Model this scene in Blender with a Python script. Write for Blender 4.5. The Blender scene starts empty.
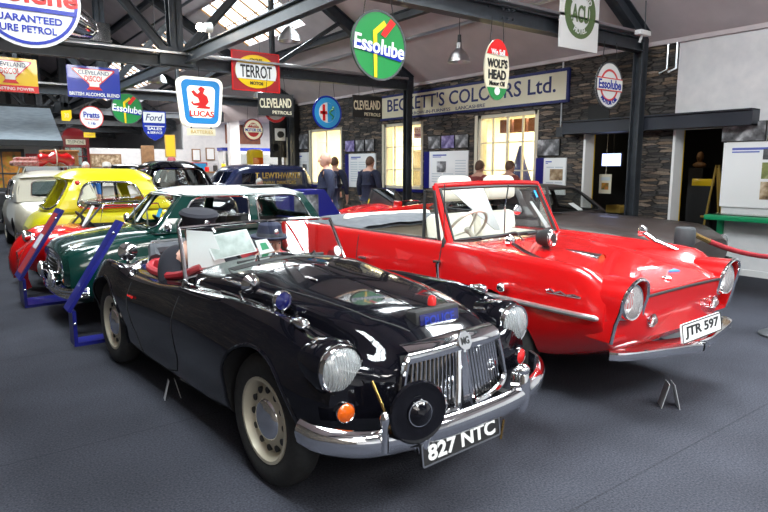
import bpy, bmesh, math, random
from mathutils import Vector, Matrix
from mathutils.bvhtree import BVHTree
random.seed(7)
PI = math.pi
SC = bpy.context.scene
COL = SC.collection
# ------------------------------------------------------------------ camera, world, lights, exposure
YAW, PITCH, EYE = math.radians(36.568), math.radians(8.475), 1.525
cd = bpy.data.cameras.new('camera'); cam = bpy.data.objects.new('camera', cd); COL.objects.link(cam)
cam.location = (0, 0, EYE); cam.rotation_euler = (PI/2 - PITCH, 0, -YAW)
cd.sensor_width = 36; cd.lens = 600/768*36; cd.clip_start = .05; cd.clip_end = 200
SC.camera = cam
w = bpy.data.worlds.new('sky'); SC.world = w; w.use_nodes = True
w.node_tree.nodes['Background'].inputs[0].default_value = (.80, .90, 1, 1)
w.node_tree.nodes['Background'].inputs[1].default_value = 2.2
SC.view_settings.view_transform = 'Standard'; SC.view_settings.look = 'None'
SC.view_settings.exposure = 1.12; SC.view_settings.gamma = 1
SC.view_settings.use_curve_mapping = False
def area(name, loc, rot, sx, sy, power, col=(1, 1, 1)):
    l = bpy.data.lights.new(name, 'AREA'); l.shape = 'RECTANGLE'; l.size = sx; l.size_y = sy
    l.energy = power; l.color = col
    o = bpy.data.objects.new(name, l); COL.objects.link(o); o.location = loc; o.rotation_euler = rot
    return o
WX, WZ, RX, SL = 9.07, 3.42, 3.55, .59            # wall plane, eaves height, ridge x, roof slope
RZ = WZ + SL*(WX-RX)
ANG = math.atan(SL)
TRY = [-6.1, -.4, 5.26, 10.88, 16.5, 22.1, 27.7, 33.3, 38.9]
BAYS = [(-4.6, -2.3), (.9, 3.6), (6.5, 9.4), (12.3, 15.4), (18.0, 20.9), (23.6, 26.4), (29.2, 32.0)]
for i, (a, b) in enumerate(BAYS):                 # daylight at the roof lights of the right-hand slope
    x = 6.33; z = WZ + SL*(WX-x) + .22
    area('skylight_daylight', (x+.12, (a+b)/2, z), (0, ANG, 0), 1.5, b-a, [260, 330, 330, 170, 120, 70, 70][i], (.93, .97, 1))
for a, b in BAYS[:4]:  # left-slope skylight lamps, added to brighten the left aisle
    x = 2*RX-6.33; z = WZ + SL*(WX-6.33) + .22
    area('skylight_daylight', (x-.12, (a+b)/2, z), (0, -ANG, 0), 1.5, b-a, 260, (.93, .97, 1))
area('hall_fill_light', (-.6, -4.0, 3.35), (0, math.radians(-8), 0), 2.6, 4.5, 130, (1, .96, .9))  # added fill panel behind the camera, no fixture
area('hall_fill_light', (3.6, -2.2, 4.9), (math.radians(25), 0, 0), 3.5, 1.2, 170, (1, .97, .93))  # second added fill panel, above and behind the camera
area('end_hall_fill', (7.2, 21.8, 3.9), (math.radians(20), 0, 0), 5, 1.6, 230, (1, .98, .95))  # added soft fill to whiten the far wall, no fixture
area('side_hall_fill', (11.5, 20.5, 3.3), (0, 0, 0), 3, 5, 210, (1, .98, .95))  # added fill for the side bay, no fixture
# ------------------------------------------------------------------ materials
def nt(m): return m.node_tree.nodes, m.node_tree.links
def mat(name, col, rough=.5, metal=0., coat=0., spec=.5, emit=None, es=1.):
    m = bpy.data.materials.new(name); m.use_nodes = True
    b = m.node_tree.nodes['Principled BSDF']
    b.inputs['Base Color'].default_value = (*col, 1); b.inputs['Roughness'].default_value = rough
    b.inputs['Metallic'].default_value = metal; b.inputs['Coat Weight'].default_value = coat
    b.inputs['Coat Roughness'].default_value = .03; b.inputs['Specular IOR Level'].default_value = spec
    if emit: b.inputs['Emission Color'].default_value = (*emit, 1); b.inputs['Emission Strength'].default_value = es
    return m
def noisy(name, c1, c2, scale=20, rough=.6, bump=0., detail=4, stretch=(1, 1, 1), c3=None, coords='Object', lo=.3, hi=.7):
    m = mat(name, c1, rough); n, l = nt(m); b = n['Principled BSDF']
    tc = n.new('ShaderNodeTexCoord'); mp = n.new('ShaderNodeMapping'); mp.inputs['Scale'].default_value = stretch
    l.new(tc.outputs[coords], mp.inputs[0])
    t = n.new('ShaderNodeTexNoise'); t.inputs['Scale'].default_value = scale; t.inputs['Detail'].default_value = detail
    l.new(mp.outputs[0], t.inputs['Vector'])
    r = n.new('ShaderNodeValToRGB'); r.color_ramp.elements[0].position = lo; r.color_ramp.elements[1].position = hi
    r.color_ramp.elements[0].color = (*c1, 1); r.color_ramp.elements[1].color = (*c2, 1)
    if c3: e = r.color_ramp.elements.new((lo+hi)/2); e.color = (*c3, 1)
    l.new(t.outputs['Fac'], r.inputs[0]); l.new(r.outputs[0], b.inputs['Base Color'])
    if bump:
        bp = n.new('ShaderNodeBump'); bp.inputs['Strength'].default_value = bump; bp.inputs['Distance'].default_value = .02
        l.new(t.outputs['Fac'], bp.inputs['Height']); l.new(bp.outputs[0], b.inputs['Normal'])
    return m
def glassm(name, tint=(.92, .96, .95), refl=.08, rough=0., k=.9):
    m = bpy.data.materials.new(name); m.use_nodes = True; n, l = nt(m); n.remove(n['Principled BSDF'])
    t = n.new('ShaderNodeBsdfTransparent'); t.inputs[0].default_value = (*tint, 1)
    g = n.new('ShaderNodeBsdfGlossy'); g.inputs['Roughness'].default_value = rough
    fr = n.new('ShaderNodeFresnel'); fr.inputs[0].default_value = 1.45
    mu = n.new('ShaderNodeMath'); mu.operation = 'MULTIPLY_ADD'; mu.inputs[1].default_value = k; mu.inputs[2].default_value = max(0, refl-.04)
    l.new(fr.outputs[0], mu.inputs[0])
    mx = n.new('ShaderNodeMixShader'); l.new(mu.outputs[0], mx.inputs[0]); l.new(t.outputs[0], mx.inputs[1]); l.new(g.outputs[0], mx.inputs[2])
    l.new(mx.outputs[0], n['Material Output'].inputs[0])
    return m
def fluted():                                       # ribbed headlamp glass: part clear, part scattering
    m = glassm('fluted_lamp_glass', (.95, .96, .96), .10, .04); n, l = nt(m); out = n['Material Output']; src = out.inputs[0].links[0].from_socket
    d = n.new('ShaderNodeBsdfDiffuse'); d.inputs[0].default_value = (.72, .76, .78, 1)
    tc = n.new('ShaderNodeTexCoord'); wv = n.new('ShaderNodeTexWave'); wv.bands_direction = 'Y'; wv.inputs['Scale'].default_value = 24; l.new(tc.outputs['Object'], wv.inputs[0])
    mu = n.new('ShaderNodeMath'); mu.operation = 'MULTIPLY_ADD'; mu.inputs[1].default_value = .08; mu.inputs[2].default_value = .26; l.new(wv.outputs['Fac'], mu.inputs[0])
    mx = n.new('ShaderNodeMixShader'); l.new(mu.outputs[0], mx.inputs[0]); l.new(src, mx.inputs[1]); l.new(d.outputs[0], mx.inputs[2]); l.new(mx.outputs[0], out.inputs[0])
    return m
def stone():
    m = mat('slate_stone', (.1, .1, .1), .75); n, l = nt(m); b = n['Principled BSDF']
    tc = n.new('ShaderNodeTexCoord')
    sp = n.new('ShaderNodeSeparateXYZ'); l.new(tc.outputs['Object'], sp.inputs[0])
    cb = n.new('ShaderNodeCombineXYZ')
    ad = n.new('ShaderNodeMath'); l.new(sp.outputs['X'], ad.inputs[0]); l.new(sp.outputs['Y'], ad.inputs[1])
    l.new(ad.outputs[0], cb.inputs['X']); l.new(sp.outputs['Z'], cb.inputs['Y'])
    ns = n.new('ShaderNodeTexNoise'); ns.inputs['Scale'].default_value = 3.2; ns.inputs['Detail'].default_value = 3
    l.new(cb.outputs[0], ns.inputs['Vector'])
    vm = n.new('ShaderNodeVectorMath'); vm.operation = 'MULTIPLY_ADD'; vm.inputs[1].default_value = (.26, .032, 0)
    l.new(ns.outputs['Color'], vm.inputs[0]); l.new(cb.outputs[0], vm.inputs[2])
    mp = n.new('ShaderNodeMapping'); mp.inputs['Scale'].default_value = (4.0, 25, 1); l.new(vm.outputs[0], mp.inputs[0])
    v = n.new('ShaderNodeTexVoronoi'); v.voronoi_dimensions = '2D'; v.inputs['Scale'].default_value = 1; v.inputs['Randomness'].default_value = .85
    ve = n.new('ShaderNodeTexVoronoi'); ve.voronoi_dimensions = '2D'; ve.feature = 'DISTANCE_TO_EDGE'; ve.inputs['Scale'].default_value = 1; ve.inputs['Randomness'].default_value = .85
    l.new(mp.outputs[0], v.inputs['Vector']); l.new(mp.outputs[0], ve.inputs['Vector'])
    s2 = n.new('ShaderNodeSeparateColor'); l.new(v.outputs['Color'], s2.inputs[0])
    r = n.new('ShaderNodeValToRGB'); e = r.color_ramp.elements
    e[0].position = 0; e[0].color = (.022, .020, .020, 1); e[1].position = 1; e[1].color = (.26, .205, .16, 1)
    for p, c in ((.25, (.048, .044, .043)), (.5, (.105, .086, .070)), (.7, (.058, .057, .060)), (.86, (.16, .112, .075))):
        q = e.new(p); q.color = (*c, 1)
    l.new(s2.outputs[0], r.inputs[0])
    gr = n.new('ShaderNodeValToRGB'); gr.color_ramp.elements[0].position = .02; gr.color_ramp.elements[0].color = (.10, .10, .10, 1)
    gr.color_ramp.elements[1].position = .12
    l.new(ve.outputs['Distance'], gr.inputs[0])
    mx = n.new('ShaderNodeMix'); mx.data_type = 'RGBA'; mx.blend_type = 'MULTIPLY'; mx.inputs[0].default_value = 1
    l.new(r.outputs[0], mx.inputs[6]); l.new(gr.outputs[0], mx.inputs[7])
    n2 = n.new('ShaderNodeTexNoise'); n2.inputs['Scale'].default_value = 30; l.new(tc.outputs['Object'], n2.inputs['Vector'])
    m2 = n.new('ShaderNodeMix'); m2.data_type = 'RGBA'; m2.blend_type = 'OVERLAY'; m2.inputs[0].default_value = .55
    l.new(mx.outputs[2], m2.inputs[6]); l.new(n2.outputs['Fac'], m2.inputs[7])
    l.new(m2.outputs[2], b.inputs['Base Color'])
    mh = n.new('ShaderNodeMath'); mh.operation = 'MULTIPLY_ADD'; mh.inputs[1].default_value = .6
    l.new(gr.outputs[0], mh.inputs[0]); l.new(s2.outputs[1], mh.inputs[2])
    bp = n.new('ShaderNodeBump'); bp.inputs['Strength'].default_value = .55; bp.inputs['Distance'].default_value = .025
    l.new(mh.outputs[0], bp.inputs['Height']); l.new(bp.outputs[0], b.inputs['Normal'])
    return m
def carpet():
    m = noisy('carpet', (.020, .0215, .029), (.056, .058, .073), 95, .95, .3, 6)
    n, l = nt(m); b = n['Principled BSDF']
    b.inputs['Specular IOR Level'].default_value = .15
    tc = n.new('ShaderNodeTexCoord')
    t = n.new('ShaderNodeTexNoise'); t.inputs['Scale'].default_value = 1.3; l.new(tc.outputs['Object'], t.inputs['Vector'])
    t2 = n.new('ShaderNodeTexBrick'); t2.inputs['Scale'].default_value = 1; t2.inputs['Brick Width'].default_value = 60; t2.inputs['Row Height'].default_value = 2.0
    t2.inputs['Mortar Size'].default_value = .006; t2.inputs['Color1'].default_value = (1, 1, 1, 1); t2.inputs['Color2'].default_value = (1, 1, 1, 1); t2.inputs['Mortar'].default_value = (.72, .72, .72, 1)
    mp = n.new('ShaderNodeMapping'); mp.inputs['Rotation'].default_value = (0, 0, 0); mp.inputs['Location'].default_value = (0, .5, 0)
    l.new(tc.outputs['Object'], mp.inputs[0]); l.new(mp.outputs[0], t2.inputs['Vector'])
    src = b.inputs['Base Color'].links[0].from_socket
    mx = n.new('ShaderNodeMix'); mx.data_type = 'RGBA'; mx.blend_type = 'OVERLAY'; mx.inputs[0].default_value = .5
    l.new(src, mx.inputs[6]); l.new(t.outputs['Fac'], mx.inputs[7])
    m2 = n.new('ShaderNodeMix'); m2.data_type = 'RGBA'; m2.blend_type = 'MULTIPLY'; m2.inputs[0].default_value = 1
    l.new(mx.outputs[2], m2.inputs[6]); l.new(t2.outputs['Color'], m2.inputs[7]); l.new(m2.outputs[2], b.inputs['Base Color'])
    return m
M = dict(
 carpet=carpet(), stone=stone(),
 plaster=noisy('white_plaster', (.66, .66, .68), (.76, .75, .76), 6, .85),
 ceil=noisy('ceiling_board', (.52, .46, .47), (.60, .53, .54), 2.5, .9),
 steel=noisy('blue_grey_steel', (.020, .025, .032), (.038, .045, .056), 8, .42),
 lintel=mat('dark_lintel_paint', (.022, .026, .038), .45),
 white=mat('white_paint', (.8, .8, .8), .5), cream=mat('cream_paint', (.72, .66, .52), .5),
 paper=mat('white_paper', (.85, .86, .87), .7), black=mat('black_matt', (.012, .012, .013), .6),
 rubber=noisy('tyre_rubber', (.012, .012, .012), (.022, .022, .022), 40, .75),
 chrome=mat('chrome', (.82, .83, .85), .07, 1.), alu=mat('brushed_aluminium', (.6, .61, .63), .3, 1.),
 carblack=mat('black_car_paint', (.003, .003, .005), .1, 0, .75, 0.1), carred=mat('red_car_paint', (.52, .004, .005), .25, 0, .8),
 cargreen=mat('dark_green_car_paint', (.002, .030, .024), .2, 0, .8, .2), caryellow=mat('yellow_car_paint', (.58, .52, .006), .3, 0, .5),
 carcream=mat('cream_car_paint', (.62, .58, .48), .3, 0, .8), carwhite=mat('white_car_paint', (.82, .84, .84), .25, 0, .8),
 carbrown=mat('brown_car_paint', (.038, .028, .026), .42, 0, .1, .3), carblue=mat('navy_van_paint', (.01, .016, .06), .25, 0, .8),
 carsilver=mat('silver_grey_car_paint', (.35, .36, .38), .3, .5, .6),
 glass=glassm('window_glass'), clear=glassm('clear_acrylic', (.95, .97, .96), .03, 0, .3), dkglass=glassm('dark_car_glass', (.55, .62, .6), .1),
 lampglass=glassm('lamp_glass', (.93, .95, .95), .10, .05), lampbowl=mat('lamp_bowl', (.80, .81, .80), .35, .5), fluted=fluted(), trim=mat('polished_trim', (.78, .79, .8), .28, .9),
 orange=mat('orange_lens', (.75, .12, .01), .15, 0, .6), redlens=mat('red_lens', (.6, .02, .02), .15, 0, .6),
 bluelens=mat('blue_lens', (.01, .012, .10), .12, 0, 1.),
 leather=mat('red_leather', (.42, .02, .03), .45), creamseat=mat('cream_leather', (.74, .68, .58), .5),
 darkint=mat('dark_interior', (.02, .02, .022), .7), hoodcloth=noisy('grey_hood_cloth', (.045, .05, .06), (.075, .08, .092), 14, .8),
 wheelcream=mat('wheel_paint', (.50, .46, .36), .4, .2), skin=mat('skin', (.55, .30, .22), .55),
 navy=noisy('navy_cloth', (.009, .012, .034), (.018, .023, .055), 30, .85), darkcloth=mat('black_cloth', (.012, .012, .02), .85),
 hairbrown=mat('brown_hair', (.10, .05, .03), .7), hairgrey=mat('grey_hair', (.5, .48, .46), .7), cloth_g=mat('grey_cloth', (.12, .12, .13), .8),
 cloth_r=mat('dark_red_cloth', (.20, .03, .03), .8), cloth_b=mat('bright_blue_cloth', (.03, .16, .5), .8), cloth_p=mat('pink_cloth', (.5, .12, .15), .8), cloth_w=mat('pale_cloth', (.6, .55, .5), .8),
 blue=mat('royal_blue_paint', (.008, .010, .17), .35), sblue=mat('sign_blue', (.015, .035, .34), .25, 0, .5), cyan=mat('sign_light_blue', (.03, .32, .66), .35),
 navyink=mat('navy_ink', (.012, .018, .13), .5), sred=mat('sign_red', (.66, .015, .015), .3, 0, .4), dred=mat('sign_dark_red', (.36, .015, .02), .35), syel=mat('sign_yellow', (.84, .55, .01), .3, 0, .4),
 sgreen=mat('sign_green', (.012, .22, .05), .3, 0, .4), swhite=mat('enamel_white', (.80, .81, .80), .25, 0, .5), scream=mat('enamel_cream', (.76, .70, .52), .35),
 sgold=mat('gold_lettering', (.55, .36, .08), .4), agreen=mat('olive_green', (.10, .16, .06), .5), green=mat('bright_green_paint', (.01, .30, .12), .35),
 lucasw=mat('lit_white_sign', (.9, .88, .8), .4, emit=(1, .95, .82), es=.28), lucasb=mat('lit_blue_sign', (.015, .20, .50), .4, emit=(.02, .28, .7), es=.10),
 screen=mat('lit_screen', (.3, .4, .8), .3, emit=(.45, .55, 1.), es=1.6), bulb=mat('lamp_bulb', (1, .9, .8), .4, emit=(1, .88, .7), es=22.),
 warmroom=mat('warm_room_paint', (.82, .74, .52), .8), wood=noisy('wood', (.22, .11, .05), (.33, .18, .08), 8, .5, 0, 3, (1, 8, 1)), wicker=noisy('wicker', (.30, .13, .04), (.5, .24, .09), 60, .7, .4),
 slate=noisy('slate_roof', (.24, .28, .32), (.34, .39, .44), 5, .5, 0, 3, (1, 1, 6)), grey=mat('mid_grey', (.05, .054, .06), .6), ltgrey=mat('hut_grey_paint', (.40, .41, .43), .7),
 rope=noisy('red_rope', (.30, .012, .02), (.42, .03, .04), 60, .8), brass=mat('brass', (.7, .45, .15), .25, 1.), photo=noisy('grey_photograph', (.015, .015, .018), (.62, .62, .65), 6, .5, 0, 5, c3=(.16, .16, .17)),
 photop=noisy('violet_photograph', (.05, .04, .12), (.55, .5, .75), 8, .5, 0, 5, c3=(.25, .2, .45)), photog=noisy('green_photograph', (.10, .12, .04), (.45, .42, .25), 7, .5, 0, 5, c3=(.22, .25, .08)), sepia=noisy('sepia_photograph', (.10, .06, .03), (.7, .58, .42), 8, .5, 0, 5, c3=(.38, .26, .15)),
 hazephoto=noisy('pale_group_photograph', (.38, .44, .42), (.72, .78, .76), 14, .5, 0, 5, (1, 1, 1)), stripes=mat('pale_text_block', (.55, .60, .66), .7), bluetext=mat('blue_text', (.10, .14, .5), .6), phonered=mat('telephone_box_red', (.22, .008, .012), .35, 0, .4),
 rexine=noisy('red_check_cloth', (.40, .03, .03), (.6, .45, .4), 25, .8), amber=noisy('amber_display', (.45, .30, .02), (.08, .12, .02), 7, .5, 0, 2, c3=(.50, .16, .02)), brick=noisy('red_brown_board', (.20, .07, .04), (.3, .12, .07), 4, .7),
 copper=mat('orange_copper_band', (.7, .25, .06), .3, .6))
# ------------------------------------------------------------------ object system
def setp(o, label=None, cat=None, group=None, kind=None):
    if label: o['label'] = label
    if cat: o['category'] = cat
    if group: o['group'] = group
    if kind: o['kind'] = kind
    return o
def thing(name, label, cat, loc=(0, 0, 0), rz=0., group=None):
    o = bpy.data.objects.new(name, None); o.empty_display_size = .1; COL.objects.link(o)
    o.location = loc; o.rotation_euler = (0, 0, rz)
    return setp(o, label, cat, group)
def link(name, me, ms, parent=None, loc=None, ang=38):
    for m in (ms if isinstance(ms, (list, tuple)) else [ms]): me.materials.append(M[m] if isinstance(m, str) else m)
    for p in me.polygons: p.use_smooth = True
    if ang is not None: me.set_sharp_from_angle(angle=math.radians(ang))
    o = bpy.data.objects.new(name, me); COL.objects.link(o)
    if parent: o.parent = parent
    if loc: o.location = loc
    return o
KIDS = {}
def kids(o): return [c for c in bpy.data.objects if c.parent == o]
def dup(o, parent=None, **kw):
    c = o.copy(); COL.objects.link(c)
    if parent: c.parent = parent
    for k in kids(o): dup(k, c)
    for k, v in kw.items():
        if k in ('location', 'rotation_euler', 'scale'): setattr(c, k, v)
        else: c[k] = v
    return c
def V(*a): return Vector(a)
class MB:
    def __init__(s): s.b = bmesh.new()
    def box(s, c, d, rot=None, mi=0, bev=0.):
        t = Matrix.Translation(c) @ (rot.to_4x4() if rot else Matrix.Identity(4)) @ Matrix.Diagonal((*d, 1))
        r = bmesh.ops.create_cube(s.b, size=1, matrix=t)
        fs = {f for v in r['verts'] for f in v.link_faces}
        for f in fs: f.material_index = mi
        if bev:
            es = {e for f in fs for e in f.edges}
            bmesh.ops.bevel(s.b, geom=list(es), offset=bev, segments=2, affect='EDGES', profile=.5)
        return s
    def b2(s, lo, hi, mi=0, bev=0.):
        return s.box([(a+b)/2 for a, b in zip(lo, hi)], [abs(b-a) for a, b in zip(lo, hi)], mi=mi, bev=bev)
    def grid(s, rows, cu=False, cv=False, mi=0, cap=False):
        vs = [[s.b.verts.new(p) for p in r] for r in rows]; n = len(vs); k = len(vs[0])
        for i in range(n if cv else n-1):
            for j in range(k if cu else k-1):
                a, b, c, d = vs[i][j], vs[i][(j+1) % k], vs[(i+1) % n][(j+1) % k], vs[(i+1) % n][j]
                q = []
                for x in (a, b, c, d):
                    if x not in q: q.append(x)
                try: f = s.b.faces.new(q); f.material_index = mi
                except ValueError: pass
        if cap:
            for r in (vs[0][::-1], vs[-1]):
                try: f = s.b.faces.new(r); f.material_index = mi
                except ValueError: pass
        return s
    def tube(s, pts, r, n=8, mi=0, closed=False, cap=True):
        pts = [Vector(p) for p in pts]; N = len(pts); rs = r if isinstance(r, (list, tuple)) else [r]*N
        rows = []; up = None
        for i in range(N):
            a = pts[i-1] if (i > 0 or closed) else pts[i]; c = pts[(i+1) % N] if (i < N-1 or closed) else pts[i]
            t = (c-a); t = t.normalized() if t.length > 1e-9 else V(0, 0, 1)
            if up is None: up = V(0, 0, 1) if abs(t.z) < .9 else V(1, 0, 0)
            x = t.cross(up)
            if x.length < 1e-6: x = t.orthogonal()
            x.normalize(); y = x.cross(t).normalized(); up = y
            rows.append([pts[i] + (x*math.cos(2*PI*k/n) + y*math.sin(2*PI*k/n))*rs[i] for k in range(n)])
        s.grid(rows, cu=True, cv=closed, mi=mi, cap=cap and not closed); return s
    def lathe(s, prof, n=24, mat4=None, mi=0, cap=False):   # prof (r, h) around local z
        T = mat4 or Matrix.Identity(4)
        rows = [[T @ V(r*math.cos(2*PI*k/n), r*math.sin(2*PI*k/n), h) for k in range(n)] for r, h in prof]
        s.grid(rows, cu=True, mi=mi, cap=cap); return s
    def prism(s, poly, d, mat4=None, mi=0):               # poly in local xy, extruded 0..d along z
        T = mat4 or Matrix.Identity(4)
        a = [s.b.verts.new(T @ V(x, y, 0)) for x, y in poly]; b = [s.b.verts.new(T @ V(x, y, d)) for x, y in poly]
        n = len(poly)
        fs = [s.b.faces.new(a[::-1]), s.b.faces.new(b)]
        for i in range(n): fs.append(s.b.faces.new((a[i], a[(i+1) % n], b[(i+1) % n], b[i])))
        for f in fs: f.material_index = mi
        return s
    def ball(s, c, r, mat4=None, mi=0, u=16, v=10):
        d = r if isinstance(r, (list, tuple)) else (r, r, r)
        T = Matrix.Translation(c) @ (mat4 or Matrix.Identity(4)) @ Matrix.Diagonal((*d, 1))
        q = bmesh.ops.create_uvsphere(s.b, u_segments=u, v_segments=v, radius=1, matrix=T)
        for x in q['verts']:
            for f in x.link_faces: f.material_index = mi
        return s
    def quad(s, a, b, c, d, mi=0):
        f = s.b.faces.new([s.b.verts.new(p) for p in (a, b, c, d)]); f.material_index = mi; return s
    def mesh(s, name='m', fix=True):
        if fix: bmesh.ops.recalc_face_normals(s.b, faces=s.b.faces[:])
        me = bpy.data.meshes.new(name); s.b.to_mesh(me); s.b.free(); return me
    def to(s, name, ms, parent=None, loc=None, ang=38, fix=True): return link(name, s.mesh(name, fix), ms, parent, loc, ang)
def bake(o, keep=True):
    dg = bpy.context.evaluated_depsgraph_get(); dg.update()
    me = bpy.data.meshes.new_from_object(o.evaluated_get(dg)); o.modifiers.clear(); o.data = me; return o
def axm(d, at=(0, 0, 0), up=(0, 0, 1)):   # matrix with local z along d
    z = Vector(d).normalized(); u = Vector(up)
    if abs(z.dot(u)) > .99: u = V(1, 0, 0)
    x = u.cross(z).normalized(); y = z.cross(x)
    m = Matrix((x, y, z)).transposed().to_4x4(); m.translation = at; return m
def ell(w, h, n=40): return [(w/2*math.cos(2*PI*i/n), h/2*math.sin(2*PI*i/n)) for i in range(n)]
def rrect(w, h, r, n=5):
    out = []
    for cx, cy, a in ((w/2-r, h/2-r, 0), (-w/2+r, h/2-r, 90), (-w/2+r, -h/2+r, 180), (w/2-r, -h/2+r, 270)):
        for i in range(n+1):
            t = math.radians(a+90*i/n); out.append((cx+r*math.cos(t), cy+r*math.sin(t)))
    return out
def text(parent, s, T, w, h, m, name='lettering', d=.003, arc=None, bold=0., shear=0., keepaspect=False):
    cu = bpy.data.curves.new('t', 'FONT'); cu.body = s; cu.align_x = 'CENTER'; cu.extrude = .5; cu.offset = bold; cu.shear = shear; cu.resolution_u = 3
    o = bpy.data.objects.new('t', cu); COL.objects.link(o)
    dg = bpy.context.evaluated_depsgraph_get(); dg.update(); me = bpy.data.meshes.new_from_object(o.evaluated_get(dg))
    bpy.data.objects.remove(o); bpy.data.curves.remove(cu)
    xs = [v.co.x for v in me.vertices]; ys = [v.co.y for v in me.vertices]
    x0, x1, y0, y1 = min(xs), max(xs), min(ys), max(ys)
    for v in me.vertices:
        x = (v.co.x-(x0+x1)/2)/(x1-x0)*w; y = (v.co.y-(y0+y1)/2)/(y1-y0)*h; z = v.co.z*2*d
        if arc:                                       # arc = radius (text on top) or negative (text on the bottom)
            R = arc; a = x/abs(R)
            if R > 0: x, y = (R+y)*math.sin(a), (R+y)*math.cos(a)
            else: x, y = (-R-y)*math.sin(a), -(-R-y)*math.cos(a)
        v.co = T @ V(x, y, z)
    return link(name, me, m, parent, ang=None)
def FY(x=0, z=0, y=0): return Matrix.Translation((x, y, z)) @ Matrix.Rotation(PI/2, 4, 'X')     # xy plane -> facing -Y
def FXn(y=0, z=0, x=0): return Matrix.Translation((x, y, z)) @ Matrix.Rotation(-PI/2, 4, 'Z') @ Matrix.Rotation(PI/2, 4, 'X')   # facing -X
def FXp(y=0, z=0, x=0): return Matrix.Translation((x, y, z)) @ Matrix.Rotation(PI/2, 4, 'Z') @ Matrix.Rotation(PI/2, 4, 'X')    # facing +X
def struct(name, mb, ms, label=None):
    o = mb.to(name, ms, ang=30); o['kind'] = 'structure'
    if label: o['label'] = label
    return o
# ------------------------------------------------------------------ building
YB, YF, XL, YE, YP = -7.5, 42.0, -1.97, 16.95, 25.0       # back, far end, left wall, end of the stone wall
def slab(mb, x0, x1, y0, y1, zf, t=.1):
    a = [(x0, y0, zf(x0)), (x1, y0, zf(x1)), (x1, y1, zf(x1)), (x0, y1, zf(x0))]
    lo = [mb.b.verts.new(p) for p in a]; hi = [mb.b.verts.new((p[0], p[1], p[2]+t)) for p in a]
    mb.b.faces.new(lo[::-1]); mb.b.faces.new(hi)
    for i in range(4): mb.b.faces.new((lo[i], lo[(i+1) % 4], hi[(i+1) % 4], hi[i]))
zr = lambda x: WZ + SL*(WX-x)
zl = lambda x: WZ + SL*(x-(2*RX-WX))
SKX = (5.70, 6.96)
mb = MB()
ys = sorted({YB, YF, *[v for b in BAYS for v in b]})
slab(mb, RX, SKX[0], YB, YF, zr); slab(mb, SKX[1], WX+.3, YB, YF, zr)
for a, b in zip(ys, ys[1:]):
    if (a, b) not in BAYS: slab(mb, SKX[0], SKX[1], a, b, zr)
SKL = (2*RX-SKX[1], 2*RX-SKX[0])  # unseen openings added on the left slope to light the aisle
slab(mb, XL-.3, SKL[0], YB, YF, zl); slab(mb, SKL[1], RX, YB, YF, zl)
for a, b in zip(ys, ys[1:]):
    if (a, b) not in BAYS[:4]: slab(mb, SKL[0], SKL[1], a, b, zl)
struct('ceiling', mb, 'ceil')
mb = MB(); mb.b2((WX, YE, WZ), (15, YP, WZ+.1)); struct('ceiling.001', mb, 'ceil')
for i, (sx, zf, a, b) in enumerate([(SKX, zr, *q) for q in BAYS]+[(SKL, zl, *q) for q in BAYS[:4]]):   # roof lights: frame, glazing bars, panes; left-slope ones added for light
    root = thing('window_%d' % (i+11), None, None, (0, 0, 0)); root['kind'] = 'structure'
    mb = MB(); n = 5; xm = (sx[0]+sx[1])/2
    for k in range(n+1):
        y = a+(b-a)*k/n; mb.tube([(sx[0], y, zf(sx[0])+.03), (sx[1], y, zf(sx[1])+.03)], .035, 4)
    mb.tube([(xm, a, zf(xm)+.03), (xm, b, zf(xm)+.03)], .02, 4); mb.to('window_frame', 'wood', root)
    mb = MB(); mb.grid([[(sx[0], a, zf(sx[0])+.06), (sx[1], a, zf(sx[1])+.06)], [(sx[0], b, zf(sx[0])+.06), (sx[1], b, zf(sx[1])+.06)]]); mb.to('pane', 'glass', root)
mb = MB(); mb.b2((XL-.3, YB, -.12), (15, YF, 0)); struct('floor', mb, 'carpet')
def wall_x(name, x0, x1, y0, y1, z0, z1, holes, ms):
    mb = MB(); ys = sorted({y0, y1, *[v for h in holes for v in h[:2]]}); zs = sorted({z0, z1, *[v for h in holes for v in h[2:]]})
    ys = [y for y in ys if y0 <= y <= y1]; zs = [z for z in zs if z0 <= z <= z1]
    for a, b in zip(ys, ys[1:]):
        for c, d in zip(zs, zs[1:]):
            if not any(h[0]-1e-6 <= a and b <= h[1]+1e-6 and h[2]-1e-6 <= c and d <= h[3]+1e-6 for h in holes):
                mb.b2((x0, a, c), (x1, b, d))
    return struct(name, mb, ms)
OP1, OP2 = (5.52, 6.42, 0, 2.08), (4.06, 4.84, 0, 2.08)
W1, W2, W3 = (7.45, 8.98, 1.0, 2.56), (10.75, 12.22, 1.0, 2.56), (14.2, 15.9, 1.0, 2.60)
wall_x('wall_right', WX, WX+.25, 4.84, YE, 0, WZ+.2, [OP1, W1, W2, W3], 'stone')
wall_x('wall_right_plaster', WX, WX+.25, YB, 4.84, 0, WZ+.2, [OP2], 'plaster')
mb = MB(); mb.b2((WX-.02, 5.50, 0), (WX+.26, 5.52, 2.08)); mb.b2((WX-.01, 4.80, 0), (WX+.24, 4.84, 2.08)); mb.b2((WX-.01, 6.38, 0), (WX+.24, 6.42, 2.08)); struct('trim_1', mb, 'white')
mb = MB(); mb.b2((WX+.24, 4.80, 0), (WX+.27, 4.84, 2.08)); mb.b2((WX+.24, 6.38, 0), (WX+.27, 6.42, 2.08)); struct('trim_2', mb, 'syel')
mb = MB(); mb.b2((XL-.3, YB, 0), (XL, YF, WZ)); struct('wall_left', mb, 'stone')
def gable(y0, y1, name, x1=WX+.3):
    mb = MB(); mb.prism([(XL-.3, 0), (x1, 0), (x1, WZ), (RX, RZ), (XL-.3, WZ)], y1-y0, Matrix.Translation((0, y1, 0)) @ Matrix.Rotation(PI/2, 4, 'X'))
    struct(name, mb, 'plaster')
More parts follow.
